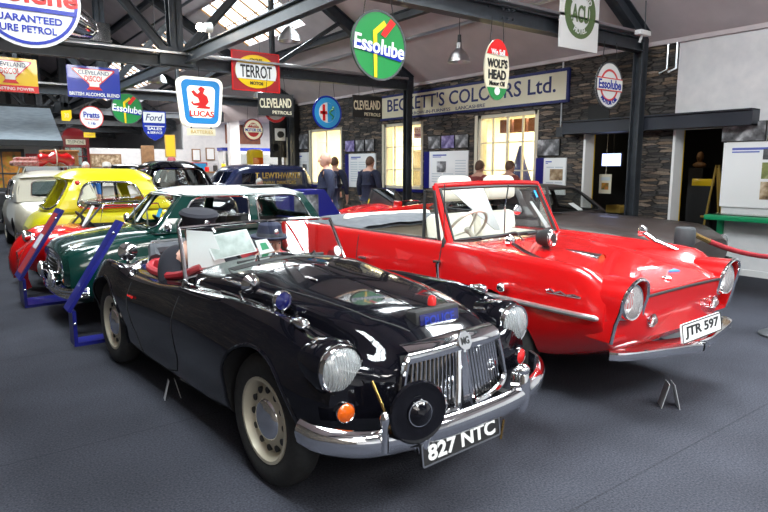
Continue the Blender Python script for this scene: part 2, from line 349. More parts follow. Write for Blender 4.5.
gable(YB-.2, YB, 'wall_back'); gable(YF, YF+.2, 'wall_far')
mb = MB(); mb.b2((8.3, YP, 0), (15, YP+.2, WZ)); mb.b2((15, YE-.3, 0), (15.2, YP, WZ)); mb.b2((WX+.25, YE-.35, 0), (15, YE, WZ)); struct('wall_end_bay', mb, 'plaster')
mb = MB(); mb.b2((3.9, YP, 0), (8.3, YP+.15, 2.22)); struct('wall_partition', mb, 'plaster')
mb = MB(); mb.b2((WX, YP+.2, 0), (WX+.25, YF, WZ+.2)); struct('wall_right_far', mb, 'plaster')
# rooms behind the stone wall
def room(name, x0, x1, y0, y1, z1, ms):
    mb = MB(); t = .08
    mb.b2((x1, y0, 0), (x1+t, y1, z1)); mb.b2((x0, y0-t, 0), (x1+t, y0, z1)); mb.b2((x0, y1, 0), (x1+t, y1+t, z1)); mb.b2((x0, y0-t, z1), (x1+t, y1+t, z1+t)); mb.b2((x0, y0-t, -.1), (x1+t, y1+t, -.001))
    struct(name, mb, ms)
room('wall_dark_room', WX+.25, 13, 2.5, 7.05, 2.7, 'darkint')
room('wall_lit_room', WX+.25, 11.6, 7.2, 16.4, 2.9, 'warmroom')
area('window_display_light', (10.4, 9.0, 2.8), (0, 0, 0), 1.2, 2.5, 130, (1, .87, .62))
area('window_display_light', (10.4, 13.5, 2.8), (0, 0, 0), 1.2, 4.5, 250, (1, .87, .62))
# steel: lintel, columns, trusses, purlins
mb = MB(); mb.b2((WX-.22, 3.66, 2.08), (WX-.001, 6.72, 2.30)); mb.b2((WX-.26, 3.66, 2.28), (WX-.001, 6.72, 2.30)); mb.b2((WX-.26, 3.66, 2.08), (WX-.001, 6.72, 2.10)); struct('trim_3', mb, 'lintel', 'dark painted steel lintel over the two dark doorways')
def ibeam(mb, a, b, w, h, t=.018, up=(0, 0, 1)):
    a, b = Vector(a), Vector(b); L = (b-a).length; m = axm(b-a, a, up)     # local x = up x dir, y ~ up
    for dx, dy, sx, sy in ((0, h/2-t/2, w, t), (0, -h/2+t/2, w, t), (0, 0, t, h)):
        p = [(dx-sx/2, dy-sy/2), (dx+sx/2, dy-sy/2), (dx+sx/2, dy+sy/2), (dx-sx/2, dy+sy/2)]
        mb.prism(p, L, m)
for i, y in enumerate(TRY):
    mb = MB(); xl, xr = 2*RX-8.8, 8.8
    ibeam(mb, (xl, y, 3.33), (xr, y, 3.33), .16, .20)
    for s in (-1, 1):
        e = RX+s*5.25
        ibeam(mb, (e, y, 3.44), (RX, y, 3.44+.59*5.25), .16, .22)
        q = RX+s*1.85; ibeam(mb, (q, y, 3.42), (q, y, 3.44+.59*(5.25-1.85)), .07, .09)
        ibeam(mb, (RX+s*.12, y, 3.46), (q-s*.05, y, 3.44+.59*(5.25-1.85)-.1), .12, .14)
        q2 = RX+s*3.4; ibeam(mb, (q, y, 3.42), (q2, y, 3.44+.59*(5.25-3.4)-.08), .06, .08)
    ibeam(mb, (RX, y, 3.42), (RX, y, 3.3+.59*5.25), .22, .22, up=(0, 1, 0))
    mb.b2((xr-.06, y-.012, 3.18), (xr+.1, y+.012, 3.6)); mb.b2((RX-.3, y-.11, 3.26), (RX+.3, y-.09, 3.56))
    for k in range(3):
        for s in (-1, 1): mb.box((5.6+.09*k, y-.09, 3.33+.05*s), (.025, .03, .025))
    struct('roof_truss' if i == 0 else 'roof_truss.%03d' % i, mb, 'steel')
    if -1 < y < 20:
        mb = MB(); ibeam(mb, (8.74, y, 0), (8.74, y, 3.43), .15, .15, up=(0, 1, 0)); mb.b2((8.62, y-.12, 0), (8.86, y+.12, .02))
        struct('steel_column', mb, 'steel')
mb = MB(); ibeam(mb, (3.72, YB, 3.42), (3.72, 41, 3.42), .12, .20); struct('ridge_tie_beam', mb, 'steel')
for x in (7.35, 4.9):
    mb = MB(); ibeam(mb, (x, YB, zr(x)-.09), (x, YF, zr(x)-.09), .12, .16); struct('roof_purlin', mb, 'steel')
mb = MB(); mb.tube([(7.9, YB, zr(7.9)-.03), (7.9, YF, zr(7.9)-.03)], .03, 6); struct('ceiling_conduit', mb, 'alu')
mb = MB(); mb.tube([(5.2, YB, zr(5.2)-.3), (5.2, YF, zr(5.2)-.3)], .035, 6); struct('ceiling_conduit', mb, 'steel')
for y in TRY[2:5]:
    mb = MB(); mb.b2((-1.4, y-.17, 3.44), (8.6, y-.09, 3.475)); mb.tube([(-1.4, y-.06, 3.47), (8.7, y-.06, 3.47)], .03, 8); struct('cable_tray', mb, 'alu')
mb = MB()
for y, r in ((5.0, .018), (4.86, .02)):
    mb.tube([(9.04, y, 3.4), (9.04, y, 2.98), (9.0, y+.1, 2.93)], r, 8)
mb.tube([(9.045, 6.9, 3.4), (9.045, 6.9, 2.1)], .015, 8); struct('wall_conduit', mb, 'alu')
mb = MB(); mb.b2((9.02, 6.83, 2.05), (9.07, 6.98, 2.22)); struct('wall_switch_box', mb, 'grey')
mb = MB(); mb.b2((9.05, 5.95, 2.32), (9.07, 6.35, 2.55)); struct('wall_vent', mb, 'black')
# the skirting and eaves line
mb = MB(); mb.b2((9.02, YB, WZ-.07), (9.07, YE, WZ-.005)); struct('trim_4', mb, 'ceil')
mb = MB(); mb.b2((9.05, YB, 0), (9.07, 4.06, .09)); struct('baseboard_right', mb, 'white')
# lit windows in the stone wall
for i, (y0, y1, z0, z1) in enumerate((W1, W2, W3)):
    root = thing('window_%d' % (i+1), None, None); root['kind'] = 'structure'
    mb = MB(); x = WX+.06
    for yy in (y0+.035, y1-.035): mb.box((x, yy, (z0+z1)/2), (.09, .07, z1-z0))
    for zz in (z0+.035, z1-.035): mb.box((x, (y0+y1)/2, zz), (.09, y1-y0, .07))
    mb.to('window_frame', 'cream', root)
    mb = MB()
    for k in ((1, 2, 3), (2, 3), (2,))[i]: mb.box((x, y0+(y1-y0)*k/4, (z0+z1)/2), (.04, .05 if k == 2 else .03, z1-z0))
    for zz in ((z0+.45, z0+1.0) if i < 2 else ()): mb.box((x, (y0+y1)/2, zz), (.03, y1-y0, .025))
    mb.to('glazing_bar', 'cream', root)
    mb = MB(); mb.b2((WX+.085, y0+.03, z0+.03), (WX+.09, y1-.03, z1-.03)); mb.to('pane', 'clear', root)
    mb = MB(); mb.b2((WX+.02, y1-.012, z0), (WX+.26, y1, z1)); mb.b2((WX+.1, y0, z0), (WX+.26, y0+.012, z1)); mb.b2((WX+.1, y0, z1-.012), (WX+.26, y1, z1)); mb.b2((WX+.1, y0, z0), (WX+.26, y1, z0+.012)); mb.to('lining', 'warmroom', root)
    mb = MB(); mb.b2((WX-.06, y0-.08, z0-.07), (WX+.1, y1+.08, z0)); mb.to('window_sill', 'blue', root)
    mb = MB(); mb.b2((WX-.004, y1, z0), (WX+.25, y1+.09, z1)); mb.b2((WX-.004, y0-.03, z0), (WX+.1, y0, z1)); mb.to('reveal', 'cream', root)
    if i < 2:
        mb = MB()
        for k in range(4):
            if (i, k) not in ((0, 0), (1, 3)): mb.b2((9.75, y0+.08+(y1-y0)*k/4, 2.23), (9.9, y0+.02+(y1-y0)*(k+1)/4, 2.5))
        mb.to('dark_top_light', 'brick', root)
# ------------------------------------------------------------------ signs, boards, lamps
def disc(mb, w, h, y0, y1, mi=0, n=44): mb.prism(ell(w, h, n), y1-y0, FY(0, 0, y1), mi)
def ring(mb, w, h, t, y0, y1, mi=0, n=44):
    o, i = ell(w, h, n), ell(w-2*t, h-2*t, n)
    mb.grid([[(x, y1, z) for x, z in i], [(x, y0, z) for x, z in i], [(x, y0, z) for x, z in o], [(x, y1, z) for x, z in o], [(x, y1, z) for x, z in i]], cu=True, mi=mi)
def sign(name, label, x, y, z, poly=None, W=.6, H=.6, panel='swhite', rim=None, top=None, group='enamel signs hanging in the hall', rz=0):
    root = thing(name, label, 'sign', (x, y, z), rz, group)
    poly = poly or ell(W, H)
    mb = MB(); mb.prism(poly, .02, FY(0, 0, .02)); mb.to('sign_panel', panel, root)
    if rim:
        inn = [(a*.94, b*.94) for a, b in poly]; mb = MB()
        mb.grid([[(a, 0, b) for a, b in inn], [(a, -.006, b) for a, b in inn], [(a, -.006, b) for a, b in poly], [(a, .022, b) for a, b in poly]], cu=True)
        mb.to('rim', rim, root)
    if top:
        mb = MB()
        for s in (-1, 1):
            mb.tube([(s*W*.28, .012, H/2*(.75 if len(poly) > 30 else .99)), (s*W*.22, .012 + (top[1] if isinstance(top, tuple) else 0), (top[0] if isinstance(top, tuple) else top)-z)], .005, 5)
        mb.to('hanging_wire', 'black', root)
    return root
def plate(root, name, poly, m, y=-.004, z=0, x=0):
    mb = MB(); mb.prism([(a+x, b+z) for a, b in poly], .004, FY(0, 0, y)); return mb.to(name, m, root)
TY = 5.26-.14
# big white petrol sign
s = sign('petrol_sign', 'large round white petrol sign with red and blue lettering, cut off at top left corner', .625, TY-.1, 2.695, ell(.68, .68), .68, .68, 'swhite', top=(3.35, .1))
mb = MB(); ring(mb, .64, .64, .022, -.004, 0); mb.to('ring', 'sblue', s)
plate(s, 'stripe', [(-.30, -.093), (.30, -.093), (.30, -.063), (-.30, -.063)], 'sblue')
text(s, 'olene', FY(.09, .02, -.002), .46, .12, 'sred', bold=.03)
text(s, 'GUARANTEED', FY(-.02, -.145, -.002), .46, .05, 'sblue', bold=.03); text(s, 'PURE PETROL', FY(-.02, -.215, -.002), .38, .05, 'sblue', bold=.03)
def essolube(x, y, z, W, H, label, top):
    s = sign('oil_sign', label, x, y, z, ell(W, H), W, H, 'sgreen', 'grey', top)
    mb = MB(); q = [(-.10, -.46), (-.05, -.46), (-.05, .16), (.13, .30), (.08, .36), (-.12, .20)]
    plate(s, 'oil_stream', [(a*W, b*H) for a, b in q], 'syel')
    plate(s, 'oil_can', [(a*W, b*H) for a, b in [(.02, .16), (.20, .40), (.30, .34), (.10, .12)]], 'sred', -.006)
    plate(s, 'shadow_band', [(a*W, b*H) for a, b in [(-.47, -.07), (.40, -.20), (.46, -.12), (.47, -.04), (-.47, .02)]], 'sblue', -.005)
    text(s, 'Essolube', FY(0, -.015*H, -.012) @ Matrix.Rotation(-.10, 4, 'Z'), W*.92, H*.22, 'swhite', bold=.02)
    return s
essolube(3.74, TY, 2.74, .68, .69, 'large round green oil sign in front of the ceiling, biggest of the green ones', 3.25)
s = sign('oil_sign', 'oval red cream and green oil sign hanging before the long cream shop board', 5.47, TY, 2.66, ell(.42, .70), .42, .70, 'scream', None, (3.25, 0))
pe = ell(.42, .70, 60); plate(s, 'red_top', [p for p in pe if p[1] > .148], 'sred'); plate(s, 'green_bottom', [p for p in pe if p[1] < -.195], 'sgreen')
text(s, 'We Sell', FY(0, .20, -.01), .23, .07, 'swhite', bold=.02); text(s, "WOLF'S", FY(0, .075, -.006), .34, .105, 'black', bold=.03); text(s, 'HEAD', FY(0, -.055, -.006), .30, .11, 'black', bold=.03)
text(s, 'Motor Oil', FY(0, -.155, -.006), .26, .055, 'black', bold=.02); mb = MB(); disc(mb, .09, .09, -.012, -.006); q = mb.to('badge', 'swhite', s); q.location = (0, 0, -.245)
s = sign('hotel_sign', 'square white sign with green ring lettering on the steel truss at top right', 6.98, TY-.03, 3.52, [(-.41, -.47), (.41, -.47), (.41, .47), (-.41, .47)], .82, .94, 'swhite')
mb = MB(); ring(mb, .66, .66, .12, -.004, 0); mb.to('ring', 'agreen', s)
text(s, 'ACU', FY(0, -.015, -.006), .36, .22, 'agreen', bold=.02); text(s, 'HOTEL', FY(0, 0, -.008), .26, .075, 'swhite', arc=-.235, bold=.02); text(s, 'APPOINTED', FY(0, 0, -.008), .5, .075, 'swhite', arc=.235, bold=.02)
plate(s, 'crown', [(-.09, .24), (.09, .24), (.12, .40), (.05, .33), (0, .42), (-.05, .33), (-.12, .40)], 'agreen', -.006)
s = sign('oil_sign', 'round white oil sign with red ring beside the right steel column', 7.76, TY, 2.66, ell(.64, .64), .64, .64, 'swhite', 'grey', 3.25)
mb = MB(); ring(mb, .44, .44, .03, -.004, 0); mb.to('ring', 'sred', s)
plate(s, 'band', [(-.30, -.065), (.30, -.065), (.30, .085), (-.30, .085)], 'swhite', -.008); plate(s, 'stripe', [(-.3, .085), (.3, .085), (.3, .10), (-.3, .10)], 'sred', -.009); plate(s, 'stripe', [(-.3, -.08), (.3, -.08), (.3, -.065), (-.3, -.065)], 'sred', -.009)
text(s, 'Essolube', FY(0, .01, -.012), .54, .13, 'sblue', bold=.03); text(s, 'MOTOR OIL', FY(0, 0, -.008), .40, .06, 'sblue', arc=-.24, bold=.03)
BY = 10.88-.14
def rect(w, h): return [(-w/2, -h/2), (w/2, -h/2), (w/2, h/2), (-w/2, h/2)]
def discol(s, W, H, ground):
    plate(s, 'white_badge', [(a*W, b*H) for a, b in [(-.40, .42), (.40, .42), (.40, .36), (.10, -.08), (.10, -.16), (.15, -.24), (-.15, -.24), (-.10, -.16), (-.10, -.08), (-.40, .36)]], 'sred', -.003)
    plate(s, 'badge_face', [(a*W, b*H) for a, b in [(-.365, .39), (.365, .39), (.36, .35), (.09, -.05), (.09, -.14), (-.09, -.14), (-.09, -.05), (-.36, .35)]], 'swhite', -.006)
    text(s, 'CLEVELAND', FY(0, .30*H, -.009), W*.58, H*.13, 'navyink'); text(s, 'DISCOL', FY(0, .11*H, -.009), W*.36, H*.18, 'sred', bold=.02)
s = sign('petrol_sign', 'yellow petrol sign with white badge and red bottom stripe at left edge', 1.03, BY, 2.88, rect(.72, .50), .72, .5, 'syel', None, 3.24); discol(s, .72, .5, 'syel')
plate(s, 'red_strip', [(-.36, -.25), (.36, -.25), (.36, -.15), (-.36, -.15)], 'sred'); text(s, 'LASTING POWER', FY(.05, -.20, -.008), .5, .045, 'swhite', bold=.02)
s = sign('petrol_sign', 'deep blue rectangular petrol sign with white badge hanging under the truss', 2.18, BY, 2.86, rect(.78, .49), .78, .49, 'sblue', None, 3.24); discol(s, .78, .49, 'sblue')
text(s, 'BRITISH ALCOHOL BLEND', FY(0, -.19, -.004), .74, .055, 'swhite', bold=.02)
# lit battery sign
sy = BY
s = thing('battery_sign', 'illuminated white and blue battery sign with a red lion, hung by chain', 'sign', (3.92, sy, 2.66), 0, 'enamel signs hanging in the hall')
tap = [(a*(1+.10*b/.43), b) for a, b in rrect(.76, .86, .13, 6)]
mb = MB(); mb.prism(tap, .12, FY(0, 0, .12)); mb.to('light_box', 'lucasw', s)
plate(s, 'blue_frame', [(a*.86, b*.88) for a, b in tap], 'lucasb'); plate(s, 'white_field', [(a*.62, b*.64) for a, b in tap], 'lucasw', -.008)
text(s, 'LUCAS', FY(0, -.205, -.012), .44, .105, 'sred', bold=.04)
lion = [(-.10, -.12), (.12, -.12), (.13, -.09), (.06, -.08), (.11, -.02), (.09, .06), (.03, .10), (.06, .17), (.0, .20), (-.05, .16), (-.02, .12), (-.06, .09), (-.11, .14), (-.15, .12), (-.11, .06), (-.05, .03), (-.03, -.03), (-.12, -.05), (-.14, -.01), (-.16, -.04), (-.12, -.08), (-.04, -.085)]
plate(s, 'lion', [(a*1.2, b*1.2+.03) for a, b in lion], 'sred', -.012)
mb = MB(); mb.b2((-.25, .03, -.58), (.25, .09, -.46)); mb.to('lower_panel', 'scream', s); text(s, 'BATTERIES', FY(0, -.52, .028), .40, .06, 'sgold')
mb = MB(); [mb.tube([(k*.18, .06, -.47), (k*.18, .06, -.41)], .012, 6) for k in (-1, 1)]; mb.tube([(0, .06, .42), (0, .06, .62)], .008, 6); mb.to('hanging_chain', 'black', s)
s = sign('motorcycle_sign', 'red rectangular sign with yellow oval and black lettering above a black petrol sign', 5.0, BY+.02, 3.28, rect(.97, .72), .97, .72, 'dred', 'sred')
mb = MB(); disc(mb, .84, .60, -.006, 0); mb.to('oval', 'syel', s); plate(s, 'band', [(a*.415, b) for a, b in [(-.93, -.14), (-.99, -.05), (-.99, .05), (-.93, .14), (.93, .14), (.99, .05), (.99, -.05), (.93, -.14)]], 'swhite', -.009)
text(s, 'TERROT', FY(0, 0, -.014), .64, .23, 'black', bold=.02); text(s, 'CYCLES', FY(0, .205, -.010), .25, .06, 'black', bold=.02); text(s, 'MOTOS', FY(0, -.21, -.010), .26, .06, 'black', bold=.02)
def cleve(x, y, z, W, H, label, top, small):
    s = sign('petrol_sign', label, x, y, z, rect(W, H), W, H, 'black', None, top)
    text(s, 'CLEVELAND', FY(-.02*W, .08*H, -.004) @ Matrix.Rotation(.05, 4, 'Z'), W*.9, H*.42, 'scream', bold=.02); text(s, small, FY(.16*W, -.33*H, -.004), W*.55, H*.15, 'scream', bold=.02); return s
cleve(5.36, BY-.06, 2.69, .74, .42, 'black petrol sign with cream letters under the red oval-sign board', 3.25, 'PETROLS')
s = sign('petrol_disc', 'white disc with a red rim showing below the black petrol sign', 5.40, BY+.07, 2.62, ell(.5, .5), .5, .5, 'swhite', None, 3.25); mb = MB(); ring(mb, .5, .5, .05, -.005, .002); mb.to('ring', 'sred', s)
cleve(7.52, BY-.02, 2.78, .76, .46, 'black petrol sign with cream letters beside the long cream shop board', (3.25, .07), 'PETROLS')
s = sign('car_badge_sign', 'round light blue badge sign with red cross and green serpent', 6.53, BY, 2.61, ell(.68, .68), .68, .68, 'sblue', 'sblue', 3.25)
mb = MB(); ring(mb, .60, .60, .10, -.006, 0); mb.to('ring', 'cyan', s); mb = MB(); disc(mb, .40, .40, -.006, 0); mb.to('shield', 'swhite', s)
plate(s, 'blue_half', [(0, -.19)] + [(.195*math.sin(PI*i/14), -.195*math.cos(PI*i/14)) for i in range(15)], 'cyan', -.009)
mb = MB(); mb.b2((-.17, -.012, -.03), (-.01, -.008, .03)); mb.b2((-.115, -.012, -.16), (-.055, -.008, .16)); mb.to('cross', 'sred', s)
mb = MB(); mb.tube([(.09+.045*math.sin(i*.9), -.012, -.13+.026*i) for i in range(11)], [.012+.002*(i % 10) for i in range(11)], 6); mb.to('serpent', 'sgreen', s)
CY = 16.5-.14
s = sign('petrol_sign', 'small round white petrol sign with thin red rim and blue script', 3.21, CY, 2.72, ell(.54, .54), .54, .54, 'swhite', 'sred', 3.25)
text(s, 'Pratts', FY(0, .06, -.006), .36, .14, 'sblue', bold=.02); text(s, 'PERFECTION', FY(0, -.05, -.006), .32, .035, 'sred'); text(s, '1/6', FY(0, -.14, -.006), .16, .07, 'sblue')
essolube(4.04, CY-.04, 2.97, .76, .78, 'smaller round green oil sign behind the deep blue petrol sign', 3.25)
s = sign('dealer_sign', 'blue and white shield sign with script lettering under the far truss', 4.70, CY, 2.57, [(-.30, .38), (.30, .38), (.30, .0), (.27, -.14), (.18, -.28), (0, -.38), (-.18, -.28), (-.27, -.14), (-.30, 0)], .6, .76, 'sblue', None, 3.25)
plate(s, 'white_half', [(-.27, .35), (.27, .35), (.27, .08), (-.27, .08)], 'swhite'); plate(s, 'outline', [(-.25, -.02), (-.25, -.0), (.25, 0), (.25, -.02)], 'swhite')
text(s, 'Ford', FY(0, .215, -.008), .44, .17, 'navyink', shear=.3, bold=.01); text(s, 'SALES', FY(0, -.07, -.004), .36, .07, 'swhite', bold=.02); text(s, '& SERVICE', FY(0, -.17, -.004), .38, .06, 'swhite', bold=.02)
s = sign('oil_sign', 'round grey and red motor oil sign on the end wall bracket', 7.46, CY, 2.57, ell(.62, .64), .62, .64, 'dred', 'grey', 3.25)
mb = MB(); ring(mb, .52, .54, .07, -.005, 0); mb.to('ring', 'scream', s); plate(s, 'band', [(-.28, -.07), (.28, -.07), (.28, .06), (-.28, .06)], 'scream', -.008)
text(s, 'MOTOR OIL', FY(0, -.005, -.012), .5, .09, 'sblue', bold=.03); text(s, 'Pratts', FY(0, .15, -.008), .3, .10, 'scream', bold=.02)
s = sign('small_notice', 'small yellow hanging notice left of the round white petrol sign', 2.66, CY, 2.74, [(-.11, -.13), (.06, -.13), (.11, -.05), (.11, .13), (-.11, .10)], .22, .26, 'syel', None, 3.25, 'small yellow notices'); text(s, '30', FY(0, 0, -.004), .1, .1, 'scream')
s = sign('small_notice', 'small yellow oblong notice hanging right of the red telephone box', 3.16, CY+.13, 2.30, rect(.26, .12), .26, .12, 'syel', None, 3.25, 'small yellow notices'); text(s, 'PARTS', FY(0, 0, -.004), .18, .05, 'sgold')
# the long shop board on the stone wall
s = thing('shop_board', 'long cream shop board with blue frame and navy lettering on the stone wall', 'sign', (WX-.04, 9.53, 2.94))
mb = MB(); mb.b2((0, -2.75, -.27), (.035, 2.75, .27)); mb.to('board', 'scream', s)
mb = MB(); [mb.b2((-.015, -2.78, z-.025), (.03, 2.78, z+.025)) for z in (-.27, .27)]; [mb.b2((-.015, y-.025, -.27), (.03, y+.025, .27)) for y in (-2.76, 2.76)]; mb.to('frame', 'navyink', s)
text(s, "BECKETT'S COLOURS Ltd.", FXn(0, .05, -.002), 5.0, .30, 'navyink', bold=.01); text(s, 'BARROW-IN-FURNESS', FXn(1.0, -.19, -.002), 1.5, .07, 'navyink'); text(s, 'LANCASHIRE', FXn(-.35, -.19, -.002), .85, .07, 'navyink')
# information boards and photographs on the stone wall
def board(y0, y1, z0, z1, label, strip=None, pics=(), x=WX-.03, nm='information_board', texts=3, hd=True):
    s = thing(nm, label, 'board', (x, (y0+y1)/2, (z0+z1)/2), 0, 'information boards on the right hand wall'); W, H = y1-y0, z1-z0
    mb = MB(); mb.b2((0, -W/2, -H/2), (.028, W/2, H/2)); mb.to('panel', 'paper', s)
    if strip: mb = MB(); mb.b2((-.004, W/2-.16, -H/2), (.03, W/2+.02, H/2)); mb.to('blue_strip', 'blue', s)
    if hd: mb = MB(); mb.b2((-.003, -.02*W, H*.38), (0, W*.40-(.14 if strip else 0), H*.415)); mb.b2((-.003, .1*W, H*.34), (0, W*.40-(.14 if strip else 0), H*.36)); mb.to('heading', 'bluetext', s)
    mb = MB(); ww = (W-.26)/texts if strip else (W-.1)/texts
    for k in range(texts):
        yy = -W/2+.06+k*ww
        for r in range(9):
            zz = H*.26-r*H*.07
            if not any(yy+ww > a-W/2 and yy < b-W/2 and zz > c-H/2 and zz-.03 < d-H/2 for a, b, c, d, _ in pics): mb.b2((-.002, yy, zz-.02), (0, yy+ww*.86, zz))
    mb.to('text_block', 'stripes', s)
    for a, b, c, d, m in pics: mb = MB(); mb.b2((-.005, a-W/2, c-H/2), (0, b-W/2, d-H/2)); mb.to('picture', m, s)
    return s
board(9.22, 10.62, 1.04, 1.86, 'white information board with one photograph, behind the red amphibious car hood', True, [(.68, .98, .36, .60, 'photo')])
board(12.55, 13.95, .98, 1.86, 'white information board with car pictures behind the man in navy', True, [(.1, .42, .42, .68, 'photo'), (.1, .5, .12, .3, 'photo'), (.62, .8, .2, .42, 'blue')])
board(16.0, 16.8, .8, 1.95, 'narrow white board at the far end of the stone wall', None, [(.1, .35, .6, .8, 'photo'), (.1, .4, .2, .5, 'amber')], texts=2)
board(6.75, 7.40, 1.02, 1.68, 'white board between the lit window and the left doorway', True, [(.06, .34, .26, .46, 'sepia')], texts=2)
board(2.9, 4.08, .96, 1.86, 'white board above the green ledge at right, three pictures down its right side', None, [(.30, .66, .66, .80, 'photo'), (.30, .66, .40, .62, 'photog'), (.30, .66, .12, .36, 'sepia')], texts=2)
def pic(y0, y1, z0, z1, label, m):
    s = thing('photograph_panel', label, 'photograph', (WX-.035, (y0+y1)/2, (z0+z1)/2), 0, 'photograph panels above the information boards'); W, H = y1-y0, z1-z0
    mb = MB(); mb.b2((0, -W/2, -H/2), (.033, W/2, H/2)); mb.to('backing', 'black', s); mb = MB(); mb.b2((-.004, -W/2+.008, -H/2+.008), (0, W/2-.008, H/2-.008)); mb.to('picture', m, s)
pic(9.22, 9.62, 1.92, 2.2, 'grey photograph panel right of the violet one, behind red car hood', 'photo'); pic(9.64, 10.06, 1.92, 2.2, 'violet photograph panel between two grey ones, right of the steel column', 'photop'); pic(10.08, 10.5, 1.92, 2.2, 'grey photograph panel left of the violet one, right of the steel column', 'photo')
pic(12.6, 13.0, 1.92, 2.22, 'grey photograph panel nearest the yellow-lit window behind the man in navy', 'photo'); pic(13.05, 13.45, 1.92, 2.22, 'dark photograph panel, middle one above the board behind the man in navy', 'photo'); pic(13.5, 13.95, 1.92, 2.22, 'violet photograph panel left of the dark one, above the blurred pair of men', 'photop')
pic(16.0, 16.75, 2.05, 2.5, 'dark photograph panel above the narrow board at the stone wall end', 'photo'); pic(6.9, 7.4, 1.72, 2.02, 'grey photograph panel of a long building above board near left doorway', 'photo')
pic(3.55, 4.12, 1.87, 2.14, 'wide grey town photograph panel at right above the white board', 'photo'); pic(2.9, 3.53, 1.87, 2.14, 'brown photograph panel cut off by the right edge of the picture', 'sepia')
# green ledge under the right board
s = thing('display_ledge', 'bright green display ledge fixed to the white wall at right', 'ledge', (WX, 3.4, .86))
mb = MB(); mb.b2((-.42, -.75, -.07), (-.001, .70, 0), bev=.008); mb.to('shelf', 'green', s); mb = MB(); mb.b2((-.36, -.72, .0), (-.05, .66, .012)); mb.to('glass_top', 'lampglass', s)
mb = MB(); mb.b2((-.05, .60, -.86), (-.001, .68, -.07)); mb.to('leg', 'green', s)
# pendant lamps
def pendant(x, y, z, top, label):
    s = thing('pendant_lamp', label, 'lamp', (x, y, z), 0, 'bright metal pendant lamps')
    mb = MB(); mb.lathe([(.03, .20), (.045, .19), (.05, .10), (.10, .06), (.17, -.03), (.20, -.13), (.205, -.14), (.19, -.13), (.16, -.03), (.09, .05), (.0, .08)], 28); mb.to('lamp_shade', 'alu', s)
    mb = MB(); mb.lathe([(.0, .34), (.03, .33), (.035, .2), (0, .2)], 14); mb.to('lamp_cap', 'grey', s)
    mb = MB(); mb.tube([(0, 0, .33), (0, 0, top-z)], .006, 6); mb.to('cord', 'black', s)
    mb = MB(); mb.ball((0, 0, -.04), .05); mb.to('bulb', 'paper', s)
pendant(7.67, 8.1, 3.50, zr(7.67), 'silver pendant lamp hanging left of the oval red and cream sign')
pendant(5.1, 9.6, 3.79, zr(5.1), 'silver pendant lamp hanging above the red motorcycle sign')
pendant(4.05, 13.7, 3.46, zr(4.05), 'silver pendant lamp hanging above the lit battery sign, near left skylight')
pendant(6.9, 14.6, 3.40, zr(6.9), 'small distant silver pendant lamp right of the red motorcycle sign')
s = thing('spot_lamp', 'glowing bare spot lamp on a short arm beneath the skylight', 'lamp', (3.50, 9.5, 3.66)); mb = MB(); mb.ball((0, 0, 0), .062); mb.to('bulb', 'bulb', s); mb = MB(); mb.lathe([(.0, .0), (.07, .05), (.08, .16), (0, .17)], 18, axm((1, 0, .1), (.02, 0, 0))); mb.tube([(.16, 0, .02), (.22, .2, .0), (.22, .2, -.14)], .012, 6); mb.to('lamp_body', 'white', s)
s = thing('reflector_lamp', 'large shiny chrome reflector lamp sitting on the truss behind top left sign', 'lamp', (2.15, 10.55, 3.62)); mb = MB(); T = axm((-.55, -.1, .2), (0, 0, 0)); mb.lathe([(0, -.10), (.06, -.09), (.16, .0), (.22, .16), (.30, .40), (.31, .42), (.28, .40), (.15, .05), (0, 0)], 28, T); mb.to('reflector', 'chrome', s); mb = MB(); mb.b2((-.03, .0, -.14), (.28, .12, .14)); mb.b2((-.3, .02, -.14), (.3, .1, -.1)); mb.to('lamp_housing', 'chrome', s)
s = thing('security_camera', 'small black camera on the stone wall above the black petrol sign', 'camera', (8.95, 13.0, 3.22)); mb = MB(); mb.box((0, 0, 0), (.1, .22, .1)); mb.tube([(0, 0, 0), (.12, 0, .1)], .02, 6); mb.to('camera_body', 'black', s)
s = thing('flood_lamp', 'white flood lamp fixed on the truss end beside the right column', 'lamp', (8.25, 4.95, 3.40)); mb = MB(); mb.box((0, 0, 0), (.26, .10, .07), bev=.01); mb.tube([(0, 0, 0), (0, .05, -.12)], .02, 6); mb.to('lamp_body', 'white', s); mb = MB(); mb.tube([(.08, .02, .03), (.08, .04, .7)], .008, 5); mb.to('cord', 'grey', s)
# things inside the dark doorways
s = thing('television', 'lit television screen hanging in the left dark doorway', 'television', (10.0, 6.46, 1.65)); mb = MB(); mb.b2((-.02, -.21, -.13), (.05, .21, .13)); mb.tube([(.02, 0, .13), (.02, 0, 1.05)], .02, 6); mb.to('casing', 'black', s); mb = MB(); mb.b2((-.026, -.19, -.11), (-.02, .19, .11)); mb.to('screen', 'screen', s)
s = thing('yellow_poster', 'yellow poster hanging in the left dark doorway below the lit television', 'poster', (9.55, 6.28, 1.22)); mb = MB(); mb.b2((0, -.12, -.17), (.012, .12, .17)); mb.tube([(.006, 0, .17), (.006, 0, 1.46)], .004, 5); mb.to('sheet', 'cream', s); mb = MB(); mb.b2((-.004, -.07, -.10), (0, .07, .02)); mb.to('picture', 'amber', s); mb = MB(); mb.b2((-.004, -.09, .06), (0, .09, .12)); mb.to('heading', 'stripes', s)
def crate(x, y, z, m, label, dx=.3, dy=.3, dz=.14):
    s = thing('case', label, 'case', (x, y, 0)); mb = MB(); mb.b2((-dx/2, -dy/2, 0), (dx/2, dy/2, z)); mb.to('pedestal', 'darkint', s); mb = MB(); mb.b2((-dx/2, -dy/2, z), (dx/2, dy/2, z+dz), bev=.01); mb.to('yellow_box', m, s); return s
crate(10.4, 6.55, .66, 'sgold', 'gold coloured box on a black pedestal low in the left dark doorway'); crate(10.5, 5.03, 1.20, 'syel', 'yellow box on a black pedestal in the right dark doorway', .1, .34, .12)
